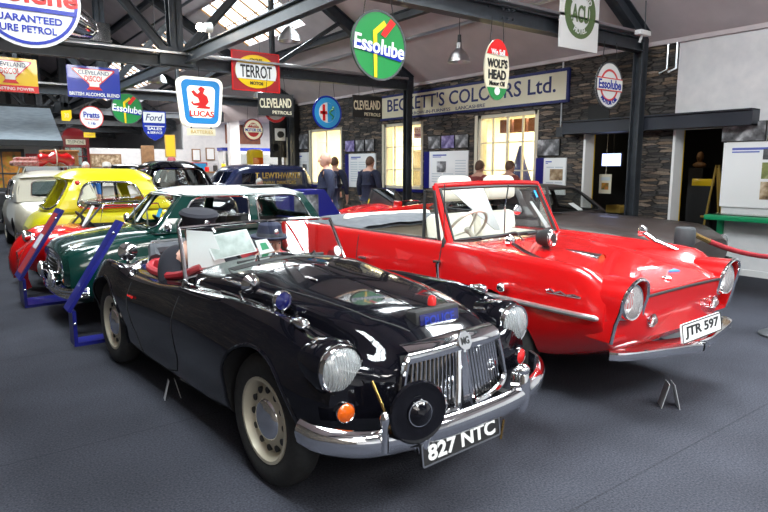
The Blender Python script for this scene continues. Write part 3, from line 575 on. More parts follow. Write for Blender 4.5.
s = thing('bust', 'bronze head on a black pedestal inside the right dark doorway', 'bust', (11.2, 5.45, 0)); mb = MB(); mb.b2((-.13, -.13, 0), (.13, .13, 1.5)); mb.to('pedestal', 'darkint', s); mb = MB(); mb.ball((0, 0, 1.70), (.075, .06, .095)); mb.ball((0, 0, 1.55), (.07, .12, .06)); mb.tube([(0, 0, 1.5), (0, 0, 1.66)], .04, 10); mb.ball((-.075, 0, 1.69), .02); mb.to('head', 'wood', s)
s = thing('easel', 'pale wooden easel standing at right inside the right dark doorway', 'easel', (10.3, 4.72, 0)); mb = MB(); mb.tube([(0, -.22, 0), (0, -.02, 1.55)], .018, 6); mb.tube([(0, .22, 0), (0, .02, 1.55)], .018, 6); mb.tube([(.3, 0, 0), (0, 0, 1.5)], .018, 6); mb.box((-.02, 0, .7), (.04, .4, .03)); mb.to('easel_frame', 'sgold', s)
area('doorway_spot', (10.2, 5.7, 2.6), (0, 0, 0), .5, 1.2, 2.5, (1, .85, .6))
s = thing('draped_figure', 'navy draped cloth cone in the big lit window behind red car seats', 'display', (9.9, 8.55, 0)); mb = MB(); mb.lathe([(.30, .9), (.26, 1.2), (.12, 1.6), (.03, 1.95), (0, 1.97)], 14); mb.to('cloth', 'navyink', s); mb = MB(); mb.lathe([(.34, 0), (.34, .9), (0, .9)], 20); mb.to('plinth', 'white', s)
s = thing('teal_panel', 'teal panel with gold arch at right inside the big lit window', 'display', (10.3, 8.0, 0)); mb = MB(); mb.b2((0, -.2, 0), (.04, .36, 2.0)); mb.to('panel', 'sgreen', s); mb = MB(); mb.tube([(-.02, -.35+.22*math.cos(a*PI/10)-.05, 1.45+.3*math.sin(a*PI/10)) for a in range(11)], .04, 6); mb.to('arch', 'sgold', s)
for i, (y, z, m) in enumerate(((11.0, 1.501, 'sgreen'), (11.4, 1.501, 'dred'), (11.2, 1.951, 'sblue'))):
    s = thing('display_bottle', '%s jar on the shelf inside the middle lit window' % ('green', 'red', 'blue')[i], 'jar', (10.2, y, z), 0, 'jars in the middle lit window'); mb = MB(); mb.lathe([(0, 0), (.08, 0), (.085, .18), (.04, .24), (.04, .30), (0, .30)], 16); mb.to('jar_body', m, s); mb = MB(); mb.lathe([(0, .33), (.045, .33), (.045, .30), (0, .30)], 12); mb.to('lid', 'alu', s)
s = thing('window_shelf', 'cream display shelves inside the middle lit window', 'shelf', (10.25, 11.4, 0)); mb = MB(); [mb.b2((-.18, -.9, z-.03), (.18, .9, z)) for z in (1.05, 1.5, 1.95)]; mb.to('shelf_board', 'cream', s); mb = MB(); [mb.b2((-.18, y-.02, 0), (.18, y+.02, 2.2)) for y in (-.9, .9)]; mb.to('upright', 'cream', s)
# ------------------------------------------------------------------ car building kit (cars face local +x, left is +y)
def pchip(xs, ys, x):
    n = len(xs)
    if x <= xs[0]: return ys[0]
    if x >= xs[-1]: return ys[-1]
    i = max(k for k in range(n-1) if xs[k] <= x)
    h = [xs[k+1]-xs[k] for k in range(n-1)]; d = [(ys[k+1]-ys[k])/h[k] for k in range(n-1)]
    def m(k):
        if k == 0: return d[0]
        if k == n-1: return d[-1]
        if d[k-1]*d[k] <= 0: return 0
        w1, w2 = 2*h[k]+h[k-1], h[k]+2*h[k-1]
        return (w1+w2)/(w1/d[k-1]+w2/d[k])
    t = (x-xs[i])/h[i]; a, b = m(i), m(i+1)
    return (2*t**3-3*t*t+1)*ys[i] + (t**3-2*t*t+t)*h[i]*a + (3*t*t-2*t**3)*ys[i+1] + (t**3-t*t)*h[i]*b
def cr(p, k):
    out = []; n = len(p)
    for i in range(n-1):
        p0 = p[i-1] if i else V(-p[1][0], p[1][1]); p3 = p[i+2] if i+2 < n else V(-p[-2][0], p[-2][1])
        p1, p2 = p[i], p[i+1]
        for j in range(k):
            t = j/k; q = .42
            m1, m2 = (p2-p0)*q, (p3-p1)*q
            out.append((2*t**3-3*t*t+1)*p1+(t**3-2*t*t+t)*m1+(3*t*t-2*t**3)*p2+(t**3-t*t)*m2)
    out.append(p[-1]); return out
def loft_rows(st, nx=56, k=4):
    st = sorted(st, key=lambda s: s[0]); xs = [s[0] for s in st]; N = len(st[0][1]); rows = []
    X = []
    for a, b in zip(xs, xs[1:]):
        c = max(1, round((b-a)/(xs[-1]-xs[0])*nx)); X += [a+(b-a)*j/c for j in range(c)]
    X.append(xs[-1])
    for x in X:
        sec = [V(pchip(xs, [s[1][i][0] for s in st], x), pchip(xs, [s[1][i][1] for s in st], x)) for i in range(N)]
        h = cr(sec, k); h[0].x = 0; h[-1].x = 0
        rows.append([(x, -p.x, p.y) for p in h] + [(x, p.x, p.y) for p in h[-2:0:-1]])
    return rows
def loft(mb, st, nx=56, k=4, mi=0):
    rows = loft_rows(st, nx, k)
    mb.grid(rows, cu=True, mi=mi)
    bv = mb.b
    for r in (rows[0], rows[-1]):
        c = sum((Vector(p) for p in r), V(0, 0, 0))/len(r)
        loop = [bv.verts.new(p) for p in r]; cv = bv.verts.new(c)
        for a, b in zip(loop, loop[1:]+loop[:1]):
            f = bv.faces.new((a, b, cv)); f.material_index = mi
    bmesh.ops.remove_doubles(bv, verts=bv.verts[:], dist=1e-5)
def cutter(mb):
    me = mb.mesh('cut'); o = bpy.data.objects.new('cut', me); COL.objects.link(o); return o
def cut(o, cutters):
    for c in cutters:
        c.parent = o.parent
        m = o.modifiers.new('b', 'BOOLEAN'); m.operation = 'DIFFERENCE'; m.object = c; m.solver = 'EXACT'; m.material_mode = 'INDEX'
    bake(o)
    for c in cutters: bpy.data.objects.remove(c)
    for p in o.data.polygons: p.use_smooth = True
    o.data.set_sharp_from_angle(angle=math.radians(32))
def wheelcuts(ax, R, yi, z, xc=None):
    out = []
    for x in ax:
        for s in (-1, 1):
            mb = MB(); T = axm((0, s, 0), (x, s*yi, z)); mb.lathe([(R, 0), (R, 1.2)], 40, T, 1, cap=True)
            for f in mb.b.faces: f.material_index = 1
            out.append(cutter(mb))
    return out
class Skin:                                    # finds points on a body so trims lie on it
    def __init__(s, o):
        s.t = BVHTree.FromPolygons([v.co.copy() for v in o.data.vertices], [p.vertices[:] for p in o.data.polygons])
    def side(s, x, z, sg=-1, off=.0):
        h = s.t.ray_cast(V(x, sg*3, z), V(0, -sg, 0)); return (h[0]+h[1]*off) if h[0] else None
    def top(s, x, y, off=.0):
        h = s.t.ray_cast(V(x, y, 3), V(0, 0, -1)); return (h[0]+h[1]*off) if h[0] else None
    def front(s, y, z, off=.0, sg=1):
        h = s.t.ray_cast(V(sg*5, y, z), V(-sg, 0, 0)); return (h[0]+h[1]*off) if h[0] else None
def dense(pts, n=8):
    out = []
    for a, b in zip(pts, pts[1:]): out += [[a[i]+(b[i]-a[i])*j/n for i in range(len(a))] for j in range(n)]
    return out+[list(pts[-1])]
def drape(mb, fn, pts, r, n=6, seg=8, off=0., **kw):
    q = [fn(*p, off=off, **kw) for p in dense(pts, seg)]; q = [p for p in q if p]
    if len(q) > 1: mb.tube(q, r, n)
    return mb
def tyre_mesh(R, wd, rin):
    mb = MB(); w = wd/2
    mb.lathe([(rin, -w*.75), (rin+.03, -w*.95), (R-.05, -w), (R-.015, -w*.8), (R, -w*.45), (R, w*.45), (R-.015, w*.8), (R-.05, w), (rin+.03, w*.95), (rin, w*.75), (rin, -w*.75)], 40)
    return mb
def wheels(root, ax, ytr, R=.32, wd=.145, rin=.205, rim='wheelcream', cap='chrome', holes=0, capr=.105, deep=.0):
    first = {}
    for s in (-1, 1):
        for x in ax:
            if s in first:
                c = dup(first[s], root); c.location = (x, s*ytr, R); continue
            T = axm((0, s, 0))
            t = tyre_mesh(R, wd, rin); bmesh.ops.transform(t.b, matrix=T, verts=t.b.verts[:])
            o = t.to('wheel', 'rubber', root, (x, s*ytr, R)); first[s] = o
            mb = MB(); w = wd/2
            mb.lathe([(rin+.012, w*.78), (rin+.010, w*.9), (rin-.006, w*.9), (rin-.02, w*.5), (rin-.035, w*.25-deep), (rin-.06, w*.42-deep), (capr+.01, w*.5-deep), (capr-.01, w*.62-deep), (0, w*.6-deep)], 40, T)
            mb.lathe([(rin, -w*.7), (0, -w*.6)], 30, T)
            for q in range(holes):
                rr = (rin-.06+capr)/2+.022; a = 2*PI*q/holes; mb.lathe([(.0165, w*.3-deep), (.0165, w*.53-deep), (0, w*.535-deep)], 10, T @ Matrix.Translation((rr*math.cos(a), rr*math.sin(a), 0)), 1)
            mb.to('wheel_rim', [rim, 'black'], o)
            mb = MB(); mb.lathe([(capr, w*.5-deep), (capr-.004, w*.66-deep), (capr*.82, w*.8-deep), (capr*.75, w*.83-deep), (capr*.5, w*.95-deep), (0, w*1.02-deep)], 30, T); mb.to('hub_cap', cap, o)
def lamp(root, loc, d, r, name='headlamp', depth=.1, shell='chrome', lens='fluted', refl=True, bulge=.35):
    T = axm(d); o = None; mb = MB()
    mb.lathe([(r*.55, -depth), (r*.9, -depth*.6), (r*1.12, -.02), (r*1.14, .0), (r*1.08, .014), (r, .012), (r*.96, .0)], 30, T)
    mb.lathe([(r*.97, .0), (r*.75, -r*.35), (r*.35, -r*.6), (0, -r*.66)], 30, T, 1); mb.ball(T @ V(0, 0, -r*.3), r*.12, mi=1, u=10, v=6)
    o = mb.to(name, [shell, 'lampbowl'], root, loc)
    mb = MB(); mb.lathe([(r, .008), (r*.8, .008+r*bulge*.5), (r*.45, .008+r*bulge*.87), (0, .008+r*bulge)], 26, T); mb.to('lens', lens, o)
    return o
def numplate(root, s, T, w, h, bg, fg, border=None):
    mb = MB(); mb.prism(rrect(w, h, .012), .012, T @ Matrix.Translation((0, 0, -.012))); o = mb.to('number_plate', bg, root)
    text(o, s, T @ Matrix.Translation((0, 0, .001)), w*.86, h*.66, fg, 'registration_lettering', .0015, bold=.03)
    if border:
        mb = MB(); a, b = rrect(w, h, .012), rrect(w-.014, h-.014, .008)
        mb.grid([[T @ V(x, y, .001) for x, y in a], [T @ V(x, y, .003) for x, y in a], [T @ V(x, y, .003) for x, y in b], [T @ V(x, y, .001) for x, y in b]], cu=True); mb.to('plate_border', border, o)
    return o
def seat(root, x, y, z, ms, w=.5, h=.55, back=.18, face=1):
    mb = MB(); mb.box((x, y, z), (.5, w, .16), bev=.05); o = mb.to('seat_cushion', ms, root)
    mb = MB(); mb.box((x-.26, y, z+h/2), (.13, w, h), Matrix.Rotation(-back, 3, 'Y'), bev=.05); mb.to('seat_back', ms, root)
def steering(root, c, d, r, m='black', spokes=3):
    T = axm(d, c); mb = MB(); mb.tube([T @ V(r*math.cos(a*PI/16), r*math.sin(a*PI/16), 0) for a in range(32)], .012, 8, closed=True)
    for k in range(spokes):
        a = PI/2+k*2*PI/spokes; mb.tube([T @ V(0, 0, -.03), T @ V(r*math.cos(a), r*math.sin(a), 0)], .008, 6)
    mb.tube([T @ V(0, 0, -.4), T @ V(0, 0, -.02)], .018, 8); mb.ball(T @ V(0, 0, -.02), .03); mb.to('steering_wheel', m, root)
# ------------------------------------------------------------------ greenhouse of a closed car
class House:
    """belt corners and roof corners; front = windscreen, sides, rear. (x, y, z) half-data mirrored."""
    def __init__(s, fb, ft, rb, rt, bulge=.03, fcurve=.10, rcurve=.08):
        s.fb, s.ft, s.rb, s.rt = map(Vector, (fb, ft, rb, rt)); s.bulge, s.fc, s.rc = bulge, fcurve, rcurve     # y > 0 (left side)
    def side(s, u, v, sg, off=0):
        a = s.fb.lerp(s.rb, u); b = s.ft.lerp(s.rt, u); p = a.lerp(b, v); p.y += s.bulge*4*v*(1-v) + .05*4*u*(1-u) + off
        p.y *= sg; return p
    def front(s, u, v, off=0):           # u 0..1 from right to left
        a = s.fb.lerp(s.ft, v); t = 2*u-1; return V(a.x + s.fc*(1-t*t)+off, a.y*t, a.z+.02*(1-t*t))
    def rear(s, u, v, off=0):
        a = s.rb.lerp(s.rt, v); t = 2*u-1; return V(a.x - s.rc*(1-t*t)-off, a.y*t, a.z+.02*(1-t*t))
def rr_uv(u0, u1, v0, v1, r, n=5):
    w, h = u1-u0, v1-v0; c = ((u0+u1)/2, (v0+v1)/2); r2 = min(r, .49)
    out = []
    for sx, sy, a in ((1, 1, 0), (-1, 1, 90), (-1, -1, 180), (1, -1, 270)):
        for i in range(n+1):
            t = math.radians(a+90*i/n); out.append((c[0]+sx*(w/2-r2*w)+r2*w*math.cos(t), c[1]+sy*(h/2-r2*h)+r2*h*math.sin(t)))
    return out
def greenhouse(root, H, wins, paint, trim='chrome', glass='glass', fwin=(.07, .93, .08, .94), rwin=(.1, .9, .2, .85), r=.18, tr=.012, roofpaint=None, dome=.09, overhang=.02, mir=True, sideslots=None):
    pil = MB(); tri = MB()
    def face(fn, ws, nm):
        us = sorted({0, 1, *[a for q in ws for a in q[:2]]}); vs = sorted({0, 1, *[a for q in ws for a in q[2:4]]})
        U = [p for a, b in zip(us, us[1:]) for p in [a+(b-a)*j/4 for j in range(4)]]+[1]; Vv = [p for a, b in zip(vs, vs[1:]) for p in [a+(b-a)*j/3 for j in range(3)]]+[1]
        for i in range(len(U)-1):
            for j in range(len(Vv)-1):
                cu, cv = (U[i]+U[i+1])/2, (Vv[j]+Vv[j+1])/2
                if not any(q[0] < cu < q[1] and q[2] < cv < q[3] for q in ws):
                    P = [fn(a, b, 0) for a, b in ((U[i], Vv[j]), (U[i+1], Vv[j]), (U[i+1], Vv[j+1]), (U[i], Vv[j+1]))]
                    I = [fn(a, b, -.03) for a, b in ((U[i], Vv[j]), (U[i+1], Vv[j]), (U[i+1], Vv[j+1]), (U[i], Vv[j+1]))]
                    pil.quad(*P); pil.quad(*I)
                    for k in range(4): pil.quad(P[k], P[(k+1) % 4], I[(k+1) % 4], I[k])
        for q in ws:
            g = MB(); rows = [[fn(q[0]+(q[1]-q[0])*i/6, q[2]+(q[3]-q[2])*j/4, -.01) for i in range(7)] for j in range(5)]
            g.grid(rows); g.grid([[p*1 for p in r_] for r_ in rows][:1]); g.to(nm, glass, root)
            o = rr_uv(*q[:4], r)
            tri.tube([fn(a, b, .004) for a, b in o], tr, 6, closed=True)
            # corner fillets of paint
            cs = [(q[1], q[3]), (q[0], q[3]), (q[0], q[2]), (q[1], q[2])]; n = len(o)//4
            for k in range(4):
                seg = o[k*n:(k+1)*n]; c = fn(*cs[k], 0)
                for a, b in zip(seg, seg[1:]):
                    f = pil.b.faces.new([pil.b.verts.new(p) for p in (c, fn(*a, 0), fn(*b, 0))])
    face(lambda u, v, o: H.front(u, v, o), [fwin], 'windscreen'); face(lambda u, v, o: H.rear(u, v, o), [rwin], 'rear_window')
    for sg in (-1, 1): face(lambda u, v, o, sg=sg: H.side(u, v, sg, o), wins, 'side_window')
    bmesh.ops.remove_doubles(pil.b, verts=pil.b.verts[:], dist=1e-5)
    pil.to('window_pillars', paint, root, ang=50); tri.to('window_trim', trim, root)
    ft, rt = H.ft, H.rt; mb = MB(); L = ft.x-rt.x; rows = []
    N = 20
    for i in range(N+1):
        u = i/N; x = ft.x+H.fc*.9*0+overhang-(L+2*overhang)*u
        z0 = ft.z+(rt.z-ft.z)*u; wd = H.side(min(max(u, 0), 1), 1, 1).y
        e = min(u, 1-u)*N
        f = math.sin(min(1, (e+.35)/5)*PI/2)**.8
        row = []
        for j in range(-12, 13):
            t = j/12; xx = x+(H.fc*(1-t*t) if u < .5 else -H.rc*(1-t*t))*abs(1-2*u)**1.5
            row.append((xx, (wd+.012)*t, z0-.012+dome*f*(1-abs(t)**3.2)))
        rows.append(row)
    mb.grid(rows); mb.grid([[(p[0], p[1], p[2]-.02 if True else 0) for p in r_] for r_ in rows]); mb.to('roof', roofpaint or paint, root, ang=60)
def mirror(root, loc, m='chrome', r=.055, stalk=None):
    mb = MB(); T = axm((-1, 0, 0), loc); mb.lathe([(0, -.05), (r*.6, -.045), (r*.95, -.02), (r, 0), (r*.9, .002), (0, 0)], 20, T)
    if stalk: mb.tube([loc, ((loc[0]+stalk[0])/2-.01, (loc[1]+stalk[1])/2, (loc[2]+stalk[2])/2+.02), stalk], .007, 6)
    return mb.to('wing_mirror', m, root)
def blade(mb, path, prof, mi=0):
    """prof = (outward, z) section swept along a plan path (x, y, z); outward = right-hand normal in plan"""
    P = [Vector(p) for p in path]; rows = []
    for i, p in enumerate(P):
        t = (P[min(i+1, len(P)-1)]-P[max(i-1, 0)]); n = V(t.y, -t.x, 0).normalized()
        rows.append([p+n*a+V(0, 0, b) for a, b in prof])
    mb.grid(rows, cu=True, mi=mi, cap=True)
def smooth_path(pts, k=6):
    P = [Vector(p) for p in pts]; out = []
    for i in range(len(P)-1):
        p0 = P[max(i-1, 0)]; p1, p2 = P[i], P[i+1]; p3 = P[min(i+2, len(P)-1)]
        for j in range(k):
            t = j/k; m1, m2 = (p2-p0)*.5, (p3-p1)*.5
            out.append((2*t**3-3*t*t+1)*p1+(t**3-2*t*t+t)*m1+(3*t*t-2*t**3)*p2+(t**3-t*t)*m2)
    return out+[P[-1]]
BUMP = [(0, -.045), (.02, -.05), (.032, -.03), (.026, -.012), (.034, 0), (.026, .012), (.032, .03), (.02, .05), (0, .045)]
# ------------------------------------------------------------------ black open sports car
MGA = thing('sports_car', 'shiny black open police sports car with chrome grille, nearest the camera', 'car', (1.760, 3.762, 0), math.radians(-86.43))
st = [
 (1.80, [(0, .40), (.16, .40), (.24, .45), (.27, .52), (.26, .60), (.22, .65), (.12, .68), (0, .685)]),
 (1.765, [(0, .33), (.32, .33), (.42, .40), (.46, .50), (.43, .60), (.34, .655), (.20, .70), (0, .712)]),
 (1.70, [(0, .29), (.46, .29), (.60, .40), (.65, .53), (.59, .69), (.43, .675), (.29, .735), (0, .755)]),
 (1.63, [(0, .27), (.53, .27), (.665, .40), (.69, .56), (.62, .755), (.43, .69), (.32, .765), (0, .79)]),
 (1.48, [(0, .25), (.56, .25), (.70, .40), (.73, .60), (.62, .80), (.43, .715), (.36, .805), (0, .835)]),
 (1.2, [(0, .22), (.58, .22), (.715, .40), (.74, .62), (.62, .845), (.455, .765), (.40, .845), (0, .88)]),
 (.8, [(0, .20), (.60, .20), (.70, .40), (.735, .62), (.63, .84), (.50, .805), (.44, .875), (0, .92)]),
 (.4, [(0, .18), (.60, .18), (.685, .38), (.725, .62), (.64, .81), (.56, .825), (.47, .90), (0, .95)]),
 (.12, [(0, .18), (.60, .18), (.68, .38), (.72, .60), (.65, .785), (.58, .82), (.48, .90), (0, .955)]),
 (-.3, [(0, .18), (.60, .18), (.685, .38), (.715, .58), (.665, .745), (.60, .78), (.5, .81), (0, .83)]),
 (-.72, [(0, .18), (.60, .18), (.69, .38), (.725, .58), (.67, .735), (.60, .775), (.48, .81), (0, .84)]),
 (-1.0, [(0, .19), (.60, .19), (.70, .40), (.735, .60), (.665, .785), (.56, .79), (.44, .82), (0, .85)]),
 (-1.35, [(0, .24), (.58, .24), (.70, .42), (.735, .60), (.645, .80), (.50, .745), (.4, .79), (0, .82)]),
 (-1.7, [(0, .28), (.50, .28), (.62, .42), (.66, .56), (.56, .70), (.44, .655), (.36, .69), (0, .71)]),
 (-1.97, [(0, .38), (.28, .38), (.38, .44), (.40, .50), (.35, .56), (.28, .555), (.2, .56), (0, .56)])]
mb = MB(); loft(mb, st, 64, 5); body = mb.to('body', ['carblack', 'black'], MGA)
SK = Skin(body)
cs = wheelcuts((1.194, -1.194), .365, .40, .325)
mb = MB(); mb.prism([(.12, -.50), (.02, -.55), (-.6, -.55), (-.80, -.48), (-.86, -.3), (-.86, .3), (-.80, .48), (-.6, .55), (.02, .55), (.12, .50)], 1.0, Matrix.Translation((0, 0, .30)))
for f in mb.b.faces: f.material_index = 1
cs.append(cutter(mb)); cut(body, cs)
wheels(MGA, (1.194, -1.194), .615, .325, .15, .20, 'wheelcream', 'chrome', 12, .105)
# seams: bonnet line, door, wing bead
mb = MB(); drape(mb, SK.top, [(1.66, -.16), (1.5, -.26), (1.0, -.36), (.42, -.44), (.30, -.40)], .004); drape(mb, SK.top, [(1.66, .16), (1.5, .26), (1.0, .36), (.42, .44), (.30, .40)], .004); drape(mb, SK.top, [(.30, -.40), (.30, .40)], .004)
for sg in (-1, 1): drape(mb, SK.side, [(.18, .76), (.16, .5), (.10, .28), (-.1, .23), (-.52, .23), (-.62, .4), (-.66, .6), (-.66, .72)], .004, sg=sg)
mb.to('panel_gap', 'black', MGA)
for s in (-1, 1): mb = MB(); drape(mb, SK.top, [(1.60, s*.43), (1.2, s*.455), (.8, s*.50), (.5, s*.545)], .006, off=.001); mb.to('wing_beading', 'chrome', MGA)
# wheel arch lips
for s in (-1, 1):
    for x in (1.194, -1.194): mb = MB(); drape(mb, SK.side, [(x+.372*math.cos(math.radians(a)), .325+.372*math.sin(math.radians(a))) for a in range(-12, 193, 8)], .010, 6, 1, 0, sg=s); mb.to('wheel_arch_lip', 'carblack', MGA)
# grille
GZ = .02
gx = lambda y, z: 1.855-.42*y*y-.14*(z-.42)
half = [(.012, .70), (.15, .70), (.255, .69), (.305, .66), (.345, .50), (.34, .455), (.28, .425), (.09, .41), (.045, .44)]
mb = MB(); mb.grid([[V(gx(a, b)-.004, a, b) for a in [-.32+.64*i/16 for i in range(17)]] for b in (.43, .5, .6, .69)]); mb.to('grille_backing', 'black', MGA)
g = MB()
for s in (-1, 1):
    pts = [(s*a, b) for a, b in half]; o2 = []
    q = smooth_path([(a, b, 0) for a, b in pts]+[(pts[0][0], pts[0][1], 0)], 4)
    g.tube([V(gx(p.x, p.y)+.012, p.x, p.y) for p in q[:-1]], .017, 8, closed=True)
g.grid([[V(gx(a, b)+.03-k, a, b-.06*abs(a)) for a in [-.30+.60*i/16 for i in range(17)]] for b, k in ((.672, .020), (.676, .0), (.70, -.008), (.725, .0), (.742, .03), (.748, .06))])
g.grid([[V(gx(0, b)+.025, a*(1+.7*(.70-b)/.3), b) for a in (-.013, 0, .013)] for b in (.70, .6, .5, .43)])
gr = g.to('grille_surround', 'chrome', MGA)
for s in (-1, 1):
    for k in range(11):
        t = (k+.7)/11.6; a0 = s*(.03+.255*t); a1 = s*(.055+.27*t)
        mb = MB(); mb.tube([V(gx(a0+(a1-a0)*i/5, .695-.26*i/5)+.008, a0+(a1-a0)*i/5, .695-.26*i/5) for i in range(6)], .0058, 6); mb.to('grille_bar', 'chrome', gr)
mb = MB(); T = axm((1, 0, .35), (gx(0, .71)+.032, 0, .715)); mb.prism([(.045*math.cos(i*PI/4+PI/8), .045*math.sin(i*PI/4+PI/8)) for i in range(8)], .012, T); bd = mb.to('badge', 'chrome', gr)
text(bd, 'MG', T @ Matrix.Translation((0, 0, .013)), .05, .035, 'black', 'badge_lettering', .001, bold=.02)
gr.location.z = .022; bpy.data.objects['grille_backing'].location.z = .022
# lamps
for s in (-1, 1):
    mb = MB(); T = axm((1, 0, .02)); mb.lathe([(.0, -.52), (.05, -.46), (.095, -.28), (.116, -.12), (.124, -.02), (.115, .0), (.09, .0)], 28, T); mb.to('lamp_pod', 'carblack', MGA, (1.68, s*.575, .685))
    lamp(MGA, (1.69, s*.575, .685), (1, 0, .02), .097, depth=.03)
    o = lamp(MGA, (1.725, s*.585, .515), (1, s*.12, 0), .040, 'indicator_lamp', .09, 'chrome', 'orange' if s < 0 else 'redlens', bulge=.35)
    p = SK.top(1.42, s*.60)
    mb = MB(); mb.lathe([(0, -.09), (.018, -.06), (.028, 0), (.028, .03), (.02, .045), (0, .05)], 16, axm((1, 0, .0), (p.x, p.y, p.z+.022))); mb.to('wing_lamp', 'chrome', MGA)
# bumper, overriders, plate, siren
mb = MB(); blade(mb, smooth_path([(1.66, -.75, .455), (1.76, -.72, .445), (1.87, -.58, .425), (1.925, -.30, .41), (1.935, 0, .405), (1.925, .30, .41), (1.87, .52, .425), (1.78, .66, .445), (1.70, .70, .455)][::-1]), [(-a, b+.008) for a, b in [(0, -.055), (.018, -.058), (.034, -.04), (.044, -.012), (.046, .005), (.042, .022), (.030, .042), (.014, .052), (0, .05)]]); mb.to('bumper', 'chrome', MGA)
for s in (-1, 1):
    mb = MB(); mb.prism(rrect(.075, .21, .03), .05, FXp(s*.34-.0, .44, 1.89)); mb.ball((1.935, s*.34, .44), (.038, .038, .12)); mb.ball((1.93, s*.34, .545), (.035, .04, .03)); mb.to('overrider', 'chrome', MGA)
    mb = MB(); mb.box((1.86, s*.3, .40), (.16, .05, .05)); mb.to('bumper_bracket', 'black', MGA)
numplate(MGA, '827 NTC', FXp(-.12, .34, 1.965) @ Matrix.Rotation(-.12, 4, 'X'), .50, .105, 'black', 'swhite', 'alu')
mb = MB(); T = axm((1, -.24, .05), (1.965, -.40, .545)); mb.lathe([(0, -.06), (.05, -.05), (.10, -.02), (.127, .0), (.132, .012), (.125, .02), (.10, .012), (.07, .02), (.05, .02)], 36, T); sr = mb.to('siren', 'carblack', MGA)
mb = MB(); mb.lathe([(.055, .015), (.05, .035), (.03, .05), (0, .055)], 24, T); mb.to('siren_hub', 'carblack', sr)
mb = MB(); mb.tube([T @ V(.052*math.cos(a*PI/12), .052*math.sin(a*PI/12), .028) for a in range(24)], .004, 6, closed=True); mb.to('siren_ring', 'chrome', sr)
mb = MB(); mb.tube([(1.93, -.54, .40), (1.93, -.54, .52)], .016, 8); mb.ball((1.93, -.54, .535), (.022, .022, .035)); mb.to('siren_bracket', 'chrome', MGA); mb = MB(); mb.tube([(1.93, -.22, .40), (1.93, -.22, .50)], .016, 8); mb.ball((1.93, -.22, .515), (.025, .025, .03)); mb.to('siren_bracket', 'chrome', MGA)
mb = MB(); mb.tube([(1.80, -.50, .65), (1.90, -.49, .50), (1.92, -.49, .42)], .006, 6); mb.to('stay_rod', 'brass', MGA); mb = MB(); mb.tube([(1.95, .18, .34), (1.95, .16, .25)], .006, 6); mb.to('stay_rod', 'brass', MGA)
# police sign box with beacon on the bonnet nose
z0 = .745
mb = MB(); mb.box((1.60, .05, .795), (.08, .30, .095), Matrix.Rotation(-.12, 3, 'Y'), bev=.012); mb.tube([(1.60, .05, .70), (1.60, .05, .78)], .02, 8); ps = mb.to('police_sign_box', 'black', MGA)
mb = MB(); T = FXp(.05, .795, 1.643) @ Matrix.Rotation(-.12, 4, 'X'); mb.prism(rrect(.26, .07, .006), .003, T); mb.to('sign_face', 'bluelens', ps); text(ps, 'POLICE', T @ Matrix.Translation((0, 0, .004)), .20, .045, 'sblue', 'lettering', .001, bold=.02)
mb = MB(); mb.lathe([(.0, .05), (.016, .045), (.022, .03), (.022, .0)], 16, axm((0, 0, 1), (1.57, .07, .845))); mb.to('beacon', 'redlens', ps)
# bonnet furniture, fog / blue lamp, mirror
p = SK.top(1.10, -.50); mb = MB(); T = axm((1, .03, .0), (1.10, -.50, p.z+.075)); mb.lathe([(0, -.065), (.03, -.055), (.05, -.02), (.052, 0), (.046, .008), (.042, .0)], 24, T); mb.tube([(1.09, -.50, p.z-.01), (1.09, -.50, p.z+.04)], .014, 8); sl = mb.to('spot_lamp', 'chrome', MGA); mb = MB(); mb.lathe([(.045, .002), (.03, .008), (0, .012)], 20, T); mb.to('lens', 'bluelens', sl)
p = SK.top(.80, -.56); mb = MB(); T = axm((-1, -.1, .1), (.82, -.53, p.z+.085)); mb.lathe([(0, -.045), (.03, -.04), (.052, -.015), (.056, 0), (.05, .003), (0, .003)], 24, T); mb.tube([(.80, -.56, p.z-.01), (.78, -.57, p.z+.04), (.82, -.53, p.z+.07)], .008, 6); mb.to('wing_mirror', 'chrome', MGA)
for (x, y, l) in ((.86, -.18, .14), (.62, .1, .03), (1.25, -.02, .03)):
    p = SK.top(x, y); mb = MB(); mb.ball((p.x, p.y, p.z+.003), (max(l/2, .012), .012, .008)); mb.to('bonnet_stud', 'chrome', MGA)
mb = MB(); drape(mb, SK.top, [(1.62, .0), (1.2, .0), (.35, .0)], .0035); mb.to('bonnet_crease', 'carblack', MGA)
# windscreen
wb = [(-.10-.0, 0)]; W = lambda y, v: V(.235-.17*v-.30*y*y*(1-.2*v), y*(1-.05*v), .845+(1-(y/.62)**2)*.075*(1-v)+(.30+.02*(1-(y/.6)**2))*v*1.0)
wf = MB(); ysn = [-.60+1.2*i/20 for i in range(21)]
wf.tube([W(y, 1) for y in ysn], .011, 8); wf.tube([W(y, 0) for y in ysn], .010, 8)
for s in (-1, 1): wf.tube([W(s*.60, -.06), W(s*.60, .5), W(s*.60, 1)], .013, 8); wf.tube([W(s*.60, 0), W(s*.60, 0)+V(-.02, s*.01, -.08)], .02, 8)
wf.to('windscreen_frame', 'chrome', MGA)
mb = MB(); mb.grid([[W(y, v) for y in ysn] for v in (0, .25, .5, .75, 1)]); ws = mb.to('windscreen', 'glass', MGA)
mb = MB(); mb.lathe([(.036, 0), (.036, .003), (0, .003)], 20, axm((1, .3, .3), W(.54, .2)+V(.006, 0, 0))); mb.to('licence_disc', 'paper', ws)
mb = MB()
for y0, y1 in ((-.30, -.02), (.12, .36)):
    p, q, r = SK.top(.32, (y0+.1)), W(y0, .10)+V(.02, 0, 0), W(y1, .12)+V(.02, 0, 0)
    mb.tube([p+V(0, 0, -.01), p+V(-.02, 0, .03), (q+r)/2+V(.008, 0, 0)], .006, 6); mb.tube([q, (q+r)/2, r], .010, 6)
mb.to('windscreen_wiper', 'black', MGA)
